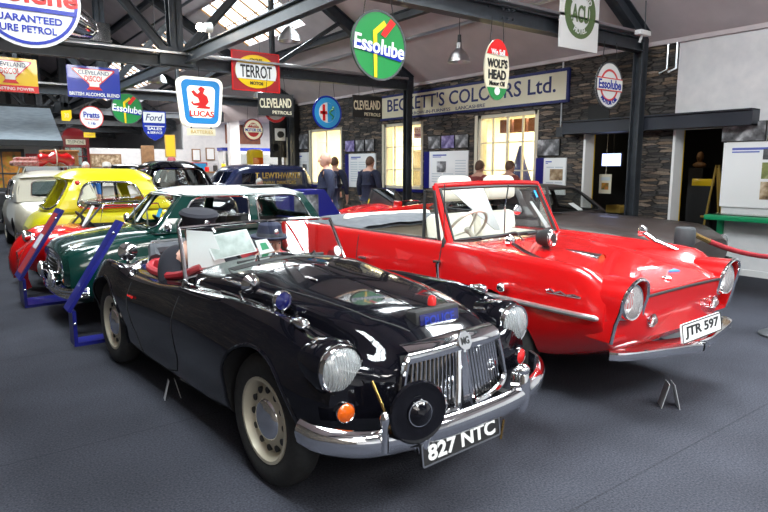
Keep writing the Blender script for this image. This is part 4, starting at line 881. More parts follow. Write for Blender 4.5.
mb = MB(); mb.grid([[SK.top(x, -.40+.8*i/14, off=.002) for i in range(15)] for x in (.30, .34, .38)]); mb.to('scuttle_vent', 'black', MGA)
# cockpit: trim roll, dash, seats, wheel, folded hood
op = [(.10, -.50), (.02, -.56), (-.3, -.57), (-.6, -.56), (-.80, -.49), (-.87, -.3), (-.88, 0), (-.87, .3), (-.80, .49), (-.6, .56), (-.3, .57), (.02, .56), (.10, .50)]
mb = MB(); q = [SK.top(a, b*.985) for a, b, _ in [(p.x, p.y, 0) for p in smooth_path([(a, b, 0) for a, b in op], 4)]]; mb.tube([p+V(0, 0, .006) for p in q if p], .028, 8); mb.to('cockpit_trim', 'leather', MGA)
mb = MB(); mb.box((.07, 0, .80), (.06, 1.0, .20), Matrix.Rotation(.3, 3, 'Y'), bev=.02); mb.to('dashboard', 'leather', MGA)
mb = MB(); mb.b2((-.82, -.53, .31), (.1, .53, .33)); mb.to('cockpit_floor', 'darkint', MGA)
for s in (-1, 1): seat(MGA, -.36, s*.29, .42, 'leather', .46, .46)
steering(MGA, (-.10, -.29, .80), (-1, 0, .35), .19)
mb = MB(); mb.tube([(-.84, -.44, .84), (-.95, -.42, .90), (-1.02, 0, .90), (-.95, .42, .90), (-.84, .44, .84)], .05, 8); mb.to('folded_hood', 'hoodcloth', MGA)
mb = MB()
for a in (0, .07): mb.tube([(-.78-a, -.50, .78), (-.95-a, -.40, .93+a*.3), (-1.0-a, 0, .95), (-.95-a, .40, .93+a*.3), (-.78-a, .50, .78)], .010, 6)
mb.to('hood_frame', 'alu', MGA)
mb = MB(); p = SK.top(-1.30, -.50); mb.ball((-1.30, -.50, p.z+.10), (.06, .068, .068)); mb.lathe([(.06, .02), (.072, .03), (.072, .045), (.06, .05), (0, .06)], 22, axm((1, -.25, .1), (-1.30, -.50, p.z+.10))); mb.tube([(-1.30, -.50, p.z-.01), (-1.30, -.50, p.z+.06)], .014, 8); mb.to('rear_spot_lamp', 'chrome', MGA)
p = SK.top(-1.15, -.34); mb = MB(); mb.tube([(-1.15, -.34, p.z-.01), (-1.15, -.34, p.z+.09)], .012, 8); mb.ball((-1.15, -.34, p.z+.1), .02); mb.to('aerial_mount', 'chrome', MGA)
mb = MB(); q = SK.side(-.58, .64); mb.tube([q+V(-.04, -.012, 0), q+V(.04, -.012, 0)], .009, 6); mb.to('red_door_mark', 'redlens', MGA)
# papers propped behind the windscreen of the black car
Rm = Matrix.Translation((1.760, 3.762, 0)) @ Matrix.Rotation(math.radians(-86.43), 4, 'Z')
def paper(name, label, cat, pts, m, parent=None, group=None, inset=None, im=None, T=Rm):
    q = [T @ Vector(p) for p in pts]; c = sum(q, V(0, 0, 0))/4; n = (q[1]-q[0]).cross(q[3]-q[0]).normalized()*.003
    r = thing(name, label, cat, c, 0, group); mb = MB()
    a = [mb.b.verts.new(p-c+n) for p in q]; b = [mb.b.verts.new(p-c-n) for p in q]
    mb.b.faces.new(a); mb.b.faces.new(b[::-1]); [mb.b.faces.new((a[i], b[i], b[(i+1) % 4], a[(i+1) % 4])) for i in range(4)]
    mb.to('sheet', m, r, ang=20)
    if inset:
        for sg in (1, -1):
            mb = MB(); k = [c0*inset for c0 in (p-c for p in q)]; mb.quad(*[p+n*1.4*sg for p in k]); mb.to('print', im, r)
    return r
paper('paper_sheet', 'blank white paper sheet propped behind right side of black car windscreen', 'paper', [(.0, -.53, .80), (.02, -.27, .86), (.0, -.36, 1.11), (-.03, -.52, 1.13)], 'paper')
paper('group_photograph', 'pale printed group photograph leaning behind the black car windscreen', 'photograph', [(.025, -.37, .925), (.025, -.06, .96), (-.02, -.11, 1.11), (-.02, -.42, 1.08)], 'paper', inset=.92, im='hazephoto')
paper('paper_card', 'small white card with green print leaning before the passenger dummy', 'card', [(.03, -.04, .935), (.03, .07, .95), (.0, .03, 1.035), (.0, -.06, 1.03)], 'paper', inset=.5, im='green')
# ------------------------------------------------------------------ red amphibious car
AX, AY = 3.74, 3.85
AMP = thing('amphibious_car', 'bright red amphibious convertible with hooded headlamps, right of the black car', 'car', (AX, AY, 0), math.radians(-89))
st = [
 (1.975, [(0, .50), (.38, .51), (.46, .55), (.49, .64), (.48, .75), (.44, .778), (.36, .785), (0, .78)]),
 (1.945, [(0, .46), (.42, .47), (.52, .53), (.54, .64), (.50, .76), (.46, .79), (.38, .795), (0, .79)]),
 (1.88, [(0, .42), (.52, .43), (.69, .50), (.755, .64), (.70, .80), (.60, .82), (.42, .81), (0, .80)]),
 (1.7, [(0, .35), (.55, .36), (.70, .46), (.77, .66), (.725, .915), (.60, .905), (.42, .835), (0, .825)]),
 (1.35, [(0, .28), (.58, .28), (.71, .40), (.782, .66), (.735, .935), (.62, .925), (.44, .875), (0, .87)]),
 (.9, [(0, .25), (.60, .25), (.72, .38), (.785, .66), (.74, .948), (.63, .945), (.45, .92), (0, .92)]),
 (.5, [(0, .24), (.60, .24), (.72, .38), (.785, .66), (.745, .952), (.64, .955), (.46, .95), (0, .955)]),
 (-.2, [(0, .24), (.60, .24), (.72, .38), (.785, .66), (.745, .948), (.66, .955), (.46, .955), (0, .955)]),
 (-1.2, [(0, .26), (.60, .26), (.72, .40), (.785, .66), (.745, .955), (.66, .955), (.46, .955), (0, .955)]),
 (-1.7, [(0, .34), (.56, .34), (.69, .46), (.765, .66), (.735, .965), (.62, .93), (.42, .90), (0, .89)]),
 (-2.10, [(0, .50), (.50, .50), (.62, .55), (.69, .66), (.69, .93), (.58, .84), (.40, .82), (0, .81)])]
mb = MB(); loft(mb, st, 60, 5); body = mb.to('body', ['carred', 'darkint'], AMP); SA = Skin(body)
cs = wheelcuts((1.0, -1.1), .37, .42, .33)
mb = MB(); mb.prism([(.40, -.58), (.34, -.63), (-1.05, -.63), (-1.15, -.5), (-1.15, .5), (-1.05, .63), (.34, .63), (.40, .58)], 1., Matrix.Translation((0, 0, .42)))
for f in mb.b.faces: f.material_index = 1
cs.append(cutter(mb)); cut(body, cs)
wheels(AMP, (1.0, -1.1), .63, .33, .155, .20, 'alu', 'chrome')
for s in (-1, 1):
    # lamp hood: short tunnel with chrome eyebrow
    c = V(0, s*.605, .755); prof = [((.128 if t < 90 else .128)*math.cos(math.radians(t)), .135*math.sin(math.radians(t))) for t in range(-20, 201, 20)]
    prof = [(.128, -.235), (.138, -.12)]+prof+[(-.128, -.12), (-.118, -.235)]; prof = [(a*s, b) for a, b in prof]; rows = []
    for x, k, sh in ((1.45, .70, -.05), (1.66, .90, -.012), (1.82, 1.0, 0), (1.985, 1.02, 0)):
        rows.append([V(x+(.24*b if x > 1.7 else 0)*((x-1.6)/.385), c.y+a*k, c.z+b*k+sh) for a, b in prof])
    rim = rows[-1]
    inner = [[V(p.x-.002, c.y+(p.y-c.y)*.91, c.z+(p.z-c.z)*.91) for p in rim], [V(p.x-.05, c.y+(p.y-c.y)*.89, c.z+(p.z-c.z)*.89) for p in rim], [V(1.935+.2*(p.z-c.z), c.y+(p.y-c.y)*.8, c.z+(p.z-c.z)*.8) for p in rim]]
    mb = MB(); mb.grid(rows+inner, cu=True, cap=True); hd = mb.to('lamp_hood', 'carred', AMP, ang=60)
    mb = MB(); mb.tube([p+V(.004, 0, 0) for p in rim], .011, 8); mb.to('chrome_eyebrow', 'chrome', hd)
    lamp(AMP, (1.97, s*.605, .75), (1, 0, .03), .097, depth=.05)
    lamp(AMP, (1.985, s*.40, .615), (1, 0, 0), .038, 'indicator_lamp', .05, 'chrome', 'lampglass', bulge=.8)
    # side strip, script, door, handle, crease
    mb = MB(); q = [SA.side(x, .655-.012*max(0, x-1.3), s, 0) for x in [-1.9+3.83*i/40 for i in range(41)]]; q = [p for p in q if p]
    blade(mb, [p+V(0, 0, 0) for p in q], [((-s)*-.002*0, -.018), (s*-.018, -.010), (s*-.022, 0), (s*-.018, .010), (0, .018)]); mb.to('side_strip', 'trim', AMP)
    mb = MB(); drape(mb, SA.side, [(.52, .93), (.52, .50), (.50, .44)], .005, sg=s); drape(mb, SA.side, [(-.55, .93), (-.55, .50), (-.5, .44), (.5, .44)], .005, sg=s); mb.to('panel_gap', 'black', AMP)
    mb = MB(); q = SA.side(-.42, .74, s); mb.tube([q+V(-.05, s*.03, 0), q+V(.07, s*.03, .004)], .012, 8); mb.tube([q, q+V(-.03, s*.03, 0)], .012, 8); mb.tube([q+V(.05, 0, 0), q+V(.05, s*.03, 0)], .010, 8); mb.to('door_handle', 'chrome', AMP)
    mb = MB(); q = SA.side(.50, .80, s); mb.tube([q+V(.03, s*.012, .03), q+V(.02, s*.016, 0), q+V(.03, s*.016, -.12)], .013, 8); mb.tube([q+V(-.02, s*.014, .02), q+V(.06, s*.014, .03)], .012, 8); mb.to('door_clamp', 'chrome', AMP)
    mb = MB(); q = SA.side(1.18, .74, s); mb.tube([q, q+V(0, s*.045, 0)], .028, 12); mb.ball(q+V(0, s*.05, 0), .032); mb.to('fuel_cap', 'chrome', AMP) if s < 0 else mb.b.free()
    mb = MB(); a = [SA.side(x, z, s, .004) for x, z in ((-.02, .87), (.22, .835), (.16, .79), (.04, .785))]; mb.b.faces.new([mb.b.verts.new(p) for p in a]); mb.to('red_reflector', 'redlens', AMP) if s < 0 else mb.b.free()
    mb = MB(); drape(mb, SA.side, [(1.50, .765), (1.53, .775), (1.56, .757), (1.60, .772), (1.64, .755), (1.69, .765), (1.74, .755)], .006, 5, 4, .004, sg=s); drape(mb, SA.side, [(1.5, .752), (1.74, .752)], .0025, 5, 4, .004, sg=s); mb.to('script_badge', 'chrome', AMP)
# front: bonnet gap, creases, badge, vents
mb = MB(); drape(mb, SA.top, [(1.90, -.47), (1.5, -.50), (.75, -.52), (.62, -.48), (.62, .48), (.75, .52), (1.5, .50), (1.90, .47)], .0025); mb.to('bonnet_gap', 'black', AMP)
mb = MB(); mb.tube([(1.982, -.47+.94*i/8, .765+.004*math.sin(i*PI/8)) for i in range(9)], .008, 6); mb.to('bonnet_edge_shadow_gap', 'black', AMP).name = 'bonnet_edge_shade_line'  # black tube stands for the shade in the bonnet edge gap
mb = MB(); p = SA.top(1.86, .0); mb.ball((1.86, 0, p.z+.006), (.035, .028, .012)); mb.to('bonnet_catch', 'chrome', AMP)
mb = MB(); p = SA.top(1.78, .22); mb.prism([(-.06, -.02), (.05, 0), (-.05, .03)], .010, axm((.1, 0, 1), p)); mb.to('bonnet_badge', 'cyan', AMP)
tz = lambda x, y: SA.top(x, y).z
mb = MB(); rows = []
for i in range(7):
    t = i/6; x = 1.02+.34*t; hw = .008+.042*t; hh = .004+.034*t
    rows.append([V(x, .04+hw*math.cos(a), tz(x, .04)-.004+hh*max(0, math.sin(a))) for a in [PI*j/8 for j in range(9)]])
mb.grid(rows); hs = mb.to('bonnet_scoop', 'chrome', AMP, ang=60); mb = MB(); mb.b.faces.new([mb.b.verts.new(V(p.x-.004, .04+(p.y-.04)*.9, p.z-.002)) for p in rows[-1]]); mb.to('scoop_mouth', 'brass', hs)
# bow bumper with plate
bp = smooth_path([(1.84, -.60, .405), (1.92, -.50, .405), (2.08, -.04, .41), (2.09, .04, .41), (1.99, .62, .42), (1.94, .72, .425)], 5)
mb = MB(); blade(mb, bp, [(-.10, -.012), (.0, -.035), (.03, -.03), (.035, 0), (.03, .02), (.0, .03), (-.10, .03)]); mb.to('bumper', 'chrome', AMP)
mb = MB()
for y in (-.4, .45): mb.b2((1.7, y-.03, .40), (1.98, y+.03, .43))
mb.to('bumper_bracket', 'black', AMP)
numplate(AMP, 'JTR 597', FXp(.05, .515, 2.085) @ Matrix.Rotation(.02, 4, 'Y') @ Matrix.Rotation(-.15, 4, 'X'), .54, .12, 'white', 'black', 'black')
# windscreen
W = lambda y, v: V(.60-.22*v-.20*y*y, y*(1-.06*v), .935+.02*(1-(y/.7)**2)*(1-v)+.44*v+.015*v*(1-(y/.64)**2))
ysn = [-.66+1.32*i/20 for i in range(21)]
mb = MB(); mb.tube([W(y, 1) for y in ysn], .024, 8)
for s in (-1, 1): mb.tube([W(s*.66, -.03), W(s*.66, .5), W(s*.66, 1)], [.032, .026, .024], 8)
mb.to('windscreen_frame', 'carred', AMP)
mb = MB(); I = lambda y, v: W(y*.955, .07+.87*v)+V(.012, 0, 0)
mb.tube([I(y, 1) for y in ysn]+[I(.66, .5)]+[I(y, 0) for y in ysn[::-1]]+[I(-.66, .5)], .013, 6, closed=True); mb.to('windscreen_seal', 'black', AMP)
mb = MB(); mb.grid([[W(y, v) for y in ysn] for v in (.02, .25, .5, .75, .98)]); ws = mb.to('windscreen', 'glass', AMP)
mb = MB(); mb.grid([[W(y, v)+V(.006, 0, 0) for y in (.52, .56)] for v in (.72, .86)]); mb.to('blue_sticker', 'cyan', ws)
mb = MB()
for y0, y1 in ((-.40, -.02), (.12, .46)):
    q, r = W(y0, .05)+V(.03, 0, 0), W(y1, .10)+V(.03, 0, 0); mb.tube([W(y1, 0)+V(.10, 0, -.02), r+V(.01, 0, 0)], .007, 6); mb.tube([q, r], .011, 6)
mb.to('windscreen_wiper', 'black', AMP)
mb = MB(); mb.ball((.62, -.02, 1.18), (.012, .05, .04)); mb.tube([(.50, 0, 1.38), (.47, 0, 1.2), (.47, 0, .98)], .006, 6); mb.to('rear_view_mirror', 'chrome', AMP)
for s in (-1, 1):
    mb = MB(); mb.tube([(.44, s*.70, .95), (.355, s*.685, 1.34), (.25, s*.685, 1.34), (.28, s*.72, .95)], .014, 6); q = mb.to('quarter_light_frame', 'black', AMP)
    mb = MB(); mb.quad(V(.44, s*.70, .96), V(.355, s*.685, 1.335), V(.255, s*.685, 1.335), V(.285, s*.715, .96)); mb.to('quarter_light', 'glass', AMP)
    mb = MB(); mb.tube([(.40, s*.70, .968), (-.5, s*.71, .968), (-1.05, s*.70, .968)], .014, 6); mb.to('belt_trim', 'black', AMP)
mb = MB(); mb.tube([(.53, -.74, .95), (.53, -.74, 1.40)], .004, 6); mb.lathe([(.018, 0), (.016, .05), (0, .08)], 12, Matrix.Translation((.53, -.74, .93))); mb.to('aerial', 'black', AMP)
mb = MB(); mb.box((.47, 0, .87), (.16, 1.2, .17), bev=.03); mb.to('dashboard', 'black', AMP)
for y in (-.10, .47):
    seat(AMP, .22, y, .62, 'creamseat', .50, .50); mb = MB(); mb.box((-.02, y, 1.335), (.10, .38, .22), Matrix.Rotation(-.12, 3, 'Y'), bev=.05); mb.to('headrest', 'creamseat', AMP)
mb = MB(); mb.box((-.95, 0, .80), (.30, 1.14, .30), bev=.05); mb.box((-1.07, 0, .96), (.10, 1.10, .22), Matrix.Rotation(-.2, 3, 'Y'), bev=.04); mb.to('rear_bench', 'creamseat', AMP)
mb = MB(); [mb.box((-.35, s*.625, .83), (1.3, .03, .24), bev=.012) for s in (-1, 1)]; mb.to('door_card', 'creamseat', AMP)
steering(AMP, (.36, -.33, 1.03), (-1, 0, .8), .19, 'creamseat')
mb = MB(); rows = []
for i in range(14):
    x = -.60-1.10*i/13; e = math.sin(PI*min(1, max(0.02, (i+.6)/13.6)))
    rows.append([V(x, -.72+1.44*j/12, .965+.006*math.sin(j*2.1+i)+.085*e**.35*(1-abs(-1+j/6)**4*.9)) for j in range(13)])
mb.grid(rows); mb.grid([[p-V(0, 0, .03) for p in r] for r in rows]); mb.to('folded_hood_cover', 'hoodcloth', AMP, ang=70)
# wing mirror, siren lamp and chrome stalk lamps on the bonnet
p = SA.top(.98, -.12); mb = MB(); T = axm((1, .12, .05), (1.0, -.10, p.z+.085)); mb.lathe([(0, -.10), (.05, -.09), (.066, -.04), (.066, .0), (.07, .015), (.06, .03), (.04, .02), (.035, .035), (0, .04)], 26, T); mb.tube([(.97, -.10, p.z-.01), (.97, -.10, p.z+.04)], .03, 10); sn = mb.to('siren_lamp', 'black', AMP)
mb = MB(); [mb.lathe([(r, .022), (r-.012, .034), (r-.02, .022)], 24, T) for r in (.066, .046, .026)]; mb.to('siren_grille', 'chrome', sn)
p = SA.top(.95, -.48); mb = MB(); mb.tube([(1.28, -.50, SA.top(1.28, -.5).z), (1.10, -.51, p.z+.02), (.98, -.52, p.z+.075)], [.012, .016, .018], 8); mb.lathe([(0, -.045), (.035, -.03), (.046, 0), (.04, .006), (0, .01)], 20, axm((-1, -.1, .2), (.97, -.52, p.z+.085))); mb.to('wing_mirror', 'chrome', AMP)
p = SA.top(1.35, .60); mb = MB(); mb.tube([(1.62, .60, SA.top(1.62, .6).z), (1.45, .60, p.z+.04), (1.34, .60, p.z+.10)], [.012, .016, .018], 8); mb.lathe([(0, -.045), (.035, -.03), (.046, 0), (.04, .006), (0, .01)], 20, axm((-1, 0, .2), (1.33, .60, p.z+.115))); mb.to('wing_mirror', 'chrome', AMP)
AT = Matrix.Translation((AX, AY, 0)) @ Matrix.Rotation(math.radians(-89), 4, 'Z')
paper('paper_board', 'large blank white board leaning inside the red amphibious car windscreen', 'board', [(.36, .08, .99), (.36, .0, 1.0), (.22, -.42, 1.36), (.22, -.02, 1.37)], 'paper', T=AT)
paper('paper_card', 'slim white card standing by the left windscreen pillar of the amphibious car', 'card', [(.46, .56, .99), (.46, .62, .99), (.36, .48, 1.22), (.36, .45, 1.22)], 'paper', T=AT)
# ------------------------------------------------------------------ the other cars
def softcut(mb):
    for f in mb.b.faces: f.material_index = 1
    return cutter(mb)
def cabin_cut(x0, x1, w, z): mb = MB(); mb.b2((x0, -w, z), (x1, w, 2)); return softcut(mb)
# green saloon with white roof
MINI = thing('small_saloon_car', 'dark green small saloon with white roof, parked across behind the black car', 'car', (2.42, 6.74, 0), PI)
st = [
 (1.545, [(0, .40), (.42, .40), (.55, .46), (.585, .56), (.54, .66), (.40, .70), (.25, .715), (0, .72)]),
 (1.50, [(0, .30), (.50, .30), (.62, .42), (.65, .56), (.60, .70), (.47, .745), (.30, .765), (0, .775)]),
 (1.3, [(0, .22), (.54, .22), (.665, .38), (.69, .58), (.63, .77), (.50, .785), (.38, .815), (0, .84)]),
 (.75, [(0, .18), (.56, .18), (.67, .36), (.70, .60), (.65, .83), (.55, .855), (.42, .875), (0, .90)]),
 (.2, [(0, .18), (.56, .18), (.67, .36), (.705, .60), (.66, .85), (.58, .875), (.42, .88), (0, .885)]),
 (-1.0, [(0, .18), (.56, .18), (.67, .36), (.705, .60), (.66, .85), (.58, .875), (.42, .88), (0, .885)]),
 (-1.35, [(0, .22), (.54, .22), (.64, .36), (.67, .60), (.62, .82), (.52, .86), (.40, .87), (0, .87)]),
 (-1.5, [(0, .34), (.44, .34), (.54, .42), (.57, .58), (.52, .72), (.42, .75), (.30, .76), (0, .765)])]
mb = MB(); loft(mb, st, 44, 4); body = mb.to('body', ['cargreen', 'darkint'], MINI); SM = Skin(body)
cut(body, wheelcuts((1.015, -1.02), .30, .38, .26)+[cabin_cut(-1.2, .62, .56, .40)])
wheels(MINI, (1.015, -1.02), .59, .262, .135, .135, 'alu', 'chrome', capr=.07)
H = House((.72, .66, .87), (.40, .55, 1.24), (-1.22, .64, .87), (-.98, .55, 1.235), .02, .08, .06)
greenhouse(MINI, H, [(.085, .50, .07, .93), (.56, .93, .10, .93)], 'cargreen', 'chrome', 'clear', (.05, .95, .06, .95), tr=.008, roofpaint='carwhite', dome=.085, overhang=.03)
for s in (-1, 1):
    lamp(MINI, (1.50, s*.50, .635), (1, s*.06, .1), .09, depth=.06); lamp(MINI, (1.615, s*.36, .47), (1, 0, 0), .075, 'fog_lamp', .09); lamp(MINI, (1.52, s*.53, .47), (1, s*.1, 0), .033, 'indicator_lamp', .04, 'chrome', 'orange', bulge=.7)
mb = MB(); pts = [(-.36, .62), (-.38, .52), (-.33, .46), (.33, .46), (.38, .52), (.36, .62), (.25, .685), (-.25, .685)]
fx = lambda y, z: 1.565-.14*y*y-.25*max(0, z-.55)
mb.tube([V(fx(p.x, p.y)+.01, p.x, p.y) for p in smooth_path([(a, b, 0) for a, b in pts+[pts[0]]], 4)[:-1]], .014, 6, closed=True)
gr = mb.to('grille_surround', 'chrome', MINI)
mb = MB(); mb.grid([[V(fx(-.36+.72*i/10, z), -.36+.72*i/10, z) for i in range(11)] for z in (.46, .55, .62, .68)]); mb.to('grille_backing', 'black', gr)
for z in (.49, .525, .56, .595, .63, .66): mb = MB(); mb.tube([V(fx(-.34+.68*i/8, z)+.008, -.34+.68*i/8, z) for i in range(9)], .006, 5); mb.to('grille_bar', 'chrome', gr)
for x0, s in ((1.56, 1), (-1.54, -1)):
    mb = MB(); pth = smooth_path([(x0-s*.20, -.68, .36), (x0-s*.03, -.60, .36), (x0+s*.03, 0, .36), (x0-s*.03, .60, .36), (x0-s*.20, .68, .36)], 5); blade(mb, pth if s < 0 else pth[::-1], [(-a if s > 0 else -a, b) for a, b in BUMP]); mb.to('bumper', 'chrome', MINI)
mb = MB(); drape(mb, SM.top, [(1.50, .30), (.72, .47)], .010, off=.002); mb.to('bonnet_stripe', 'carwhite', MINI); mb = MB(); drape(mb, SM.top, [(1.50, -.30), (.72, -.47)], .010, off=.002); mb.to('bonnet_stripe', 'carwhite', MINI)
mb = MB()
for s in (-1, 1): drape(mb, SM.side, [(.62, .86), (.60, .35), (.0, .28), (-.36, .35), (-.36, .86)], .004, sg=s)
mb.to('panel_gap', 'black', MINI)
for s in (-1, 1): mirror(MINI, (.62, s*.80, .93), stalk=(.66, s*.66, .87)); q = SM.side(-.26, .70, s); mb = MB(); mb.tube([q+V(-.05, s*.02, 0), q+V(.05, s*.02, 0)], .010, 6); mb.to('door_handle', 'chrome', MINI)
for y in (-.3, .3): seat(MINI, .0, y, .50, 'darkint', .44, .5)
mb = MB(); mb.box((-.75, 0, .62), (.35, 1.0, .4), bev=.06); mb.to('rear_bench', 'darkint', MINI); steering(MINI, (.32, -.3, .86), (-1, 0, 1.2), .18)
mb = MB(); p = V(.70, .33, .90); mb.tube([p, p+V(-.05, -.2, .18)], .008, 5); mb.tube([p+V(0, -.5, 0), p+V(-.05, -.7, .18)], .008, 5); mb.to('windscreen_wiper', 'black', MINI)
MT = Matrix.Translation((2.42, 6.74, 0)) @ Matrix.Rotation(PI, 4, 'Z')
paper('paper_card', 'tall white card inside far windscreen edge of the green saloon', 'card', [(.60, -.55, .90), (.60, -.46, .90), (.40, -.42, 1.20), (.40, -.50, 1.20)], 'paper', T=MT)
paper('paper_card', 'pale blue card hanging in the green saloon windscreen', 'card', [(.50, .05, .98), (.50, -.07, .98), (.46, -.07, 1.07), (.46, .05, 1.07)], 'cyan', T=MT)
s = thing('roof_sign', 'dark plate lying on the white roof of the green saloon', 'plate', (3.02, 6.45, 1.312), .1); mb = MB(); mb.box((0, 0, 0), (.40, .26, .012), bev=.004); mb.to('plate', 'black', s)
# red bubble-canopy microcar
KR = thing('microcar', 'red bubble-canopy microcar with separate front wings behind the green saloon', 'car', (1.95, 8.62, 0), PI)
st = [(1.22, [(0, .34), (.08, .34), (.13, .38), (.14, .42), (.12, .47), (.08, .48), (0, .485)]),
 (1.05, [(0, .24), (.22, .24), (.30, .34), (.32, .45), (.27, .56), (.18, .60), (0, .615)]),
 (.7, [(0, .18), (.36, .18), (.46, .32), (.49, .52), (.45, .72), (.28, .775), (0, .79)]),
 (.2, [(0, .18), (.42, .18), (.54, .34), (.57, .54), (.53, .73), (.34, .76), (0, .77)]),
 (-.7, [(0, .20), (.40, .20), (.50, .34), (.53, .53), (.48, .72), (.32, .745), (0, .755)]),
 (-1.3, [(0, .34), (.16, .34), (.24, .40), (.26, .50), (.22, .58), (.14, .60), (0, .61)])]
mb = MB(); loft(mb, st, 40, 4); body = mb.to('body', ['carred', 'darkint'], KR); cut(body, [cabin_cut(-.75, .5, .33, .42)])
for s in (-1, 1):
    mb = MB(); rows = []
    for i in range(13):
        a = math.radians(-25+200*i/12); w = .13*math.sin(PI*(i+.6)/13.2)**.35
        c = V(.80+.40*math.cos(a), s*.50, .28+.38*math.sin(a)*1.05)
        rows.append([c+V(math.cos(a)*b, s*0+d, math.sin(a)*b) for b, d in ((-.02, -w), (.05, -w*.8), (.085, 0), (.05, w*.8), (-.02, w))])
    mb.grid(rows); mb.to('front_wing', 'carred', KR, ang=70)
    lamp(KR, (1.08, s*.42, .62), (1, 0, 0), .07, depth=.12, shell='chrome')
    mb = MB(); t = tyre_mesh(.22, .10, .11); t.to('wheel', 'rubber', KR, (.78, s*.50, .22)).rotation_euler = (PI/2, 0, 0)
tyre_mesh(.22, .10, .11).to('wheel', 'rubber', KR, (-.95, 0, .22)).rotation_euler = (PI/2, 0, 0)
mb = MB(); mb.tube([(.30, -.42, .70), (.62, -.30, .74), (.70, 0, .76), (.62, .30, .74), (.30, .42, .70)], .010, 6); mb.to('cockpit_rail', 'black', KR)
W2_ = lambda y, v: V(.66-.26*v-.9*y*y, y*(1-.12*v), .75+.30*v)
mb = MB(); ys_ = [-.38+.76*i/10 for i in range(11)]; mb.grid([[W2_(y, v) for y in ys_] for v in (0, .5, 1)]); mb.to('windscreen', 'clear', KR)
mb = MB(); mb.tube([W2_(y, 1) for y in ys_]+[W2_(y, 0) for y in ys_[::-1]], .014, 6, closed=True)
mb.to('windscreen_frame', 'grey', KR)
mb = MB()
for s in (-1, 1): mb.tube([(.34, s*.38, .74), (.26, s*.34, 1.04), (-.42, s*.34, 1.04), (-.50, s*.40, .74)], .012, 6, closed=True)
mb.to('side_window_frame', 'chrome', KR)
for s in (-1, 1): mb = MB(); mb.quad(V(.34, s*.38, .74), V(.26, s*.34, 1.04), V(-.42, s*.34, 1.04), V(-.50, s*.40, .74)); mb.to('side_window', 'clear', KR)
mb = MB(); rows = [[V(.40-1.15*i/12, .36*math.cos(a*PI/12)*math.sin(PI*(i+1.5)/15)**.5, 1.03+.13*math.sin(a*PI/12)*math.sin(PI*(i+1.5)/15)**.6) for a in range(13)] for i in range(13)]
mb.grid(rows); mb.to('canopy_dome', 'clear', KR)
seat(KR, -.05, 0, .46, 'darkint', .42, .28); steering(KR, (.42, 0, .84), (-1, 0, 1), .15)
numplate(KR, '77', FXp(-.45, .40, 1.16), .16, .12, 'white', 'black')
KT = Matrix.Translation((1.95, 8.62, 0)) @ Matrix.Rotation(PI, 4, 'Z')
paper('paper_sheet', 'white notice inside the windscreen of the red bubble-canopy microcar', 'paper', [(.50, .20, .78), (.50, .36, .78), (.36, .32, 1.03), (.36, .16, 1.03)], 'paper', T=KT)
# yellow microcar
YC = thing('microcar', 'bright yellow rounded microcar with chrome framed side window', 'car', (2.45, 10.05, 0), PI)
st = [(1.46, [(0, .36), (.28, .36), (.38, .42), (.42, .52), (.38, .62), (.26, .66), (0, .67)]),
 (1.38, [(0, .26), (.44, .26), (.55, .38), (.58, .54), (.52, .72), (.36, .78), (0, .79)]),
 (1.15, [(0, .2), (.52, .2), (.62, .38), (.66, .58), (.62, .84), (.46, .90), (0, .92)]),
 (.5, [(0, .18), (.56, .18), (.67, .38), (.70, .60), (.68, .84), (.54, .91), (0, .93)]),
 (-.3, [(0, .2), (.54, .2), (.65, .38), (.68, .60), (.65, .84), (.52, .91), (0, .93)]),
 (-.75, [(0, .36), (.40, .36), (.50, .44), (.54, .58), (.48, .74), (.36, .78), (0, .79)])]
mb = MB(); loft(mb, st, 40, 4); body = mb.to('body', ['caryellow', 'darkint'], YC); SY = Skin(body); cut(body, wheelcuts((.92, -.28), .30, .4, .25)+[cabin_cut(-.35, .95, .52, .45)])
wheels(YC, (.92, -.28), .60, .25, .12, .13, 'wheelcream', 'chrome', capr=.07)
H = House((1.14, .64, .89), (.86, .50, 1.36), (-.45, .62, .90), (-.12, .48, 1.34), .05, .14, .16)
greenhouse(YC, H, [(.14, .78, .10, .90)], 'caryellow', 'chrome', 'clear', (.06, .94, .05, .95), r=.22, tr=.016, dome=.16, overhang=.05)
for s in (-1, 1):
    lamp(YC, (1.36, s*.44, .60), (1, s*.15, .1), .085, depth=.08); lamp(YC, (.85, s*.66, 1.30), (.5, s, 0), .03, 'indicator_lamp', .03, 'chrome', 'redlens', bulge=.7)
    mb = MB(); drape(mb, SY.side, [(.84, .90), (.84, .5), (.7, .58)], .004, sg=s); mb.to('panel_gap', 'black', YC)
for y in (-.28, .28): seat(YC, .1, y, .50, 'darkint', .42, .45)
steering(YC, (.62, -.28, .95), (-1, 0, 1.1), .17, 'creamseat')
YT = Matrix.Translation((2.45, 10.05, 0)) @ Matrix.Rotation(PI, 4, 'Z')
paper('paper_card', 'white card inside the side window of the yellow microcar', 'card', [(.12, .56, 1.06), (-.02, .56, 1.10), (.04, .53, 1.28), (.16, .53, 1.24)], 'paper', T=YT)
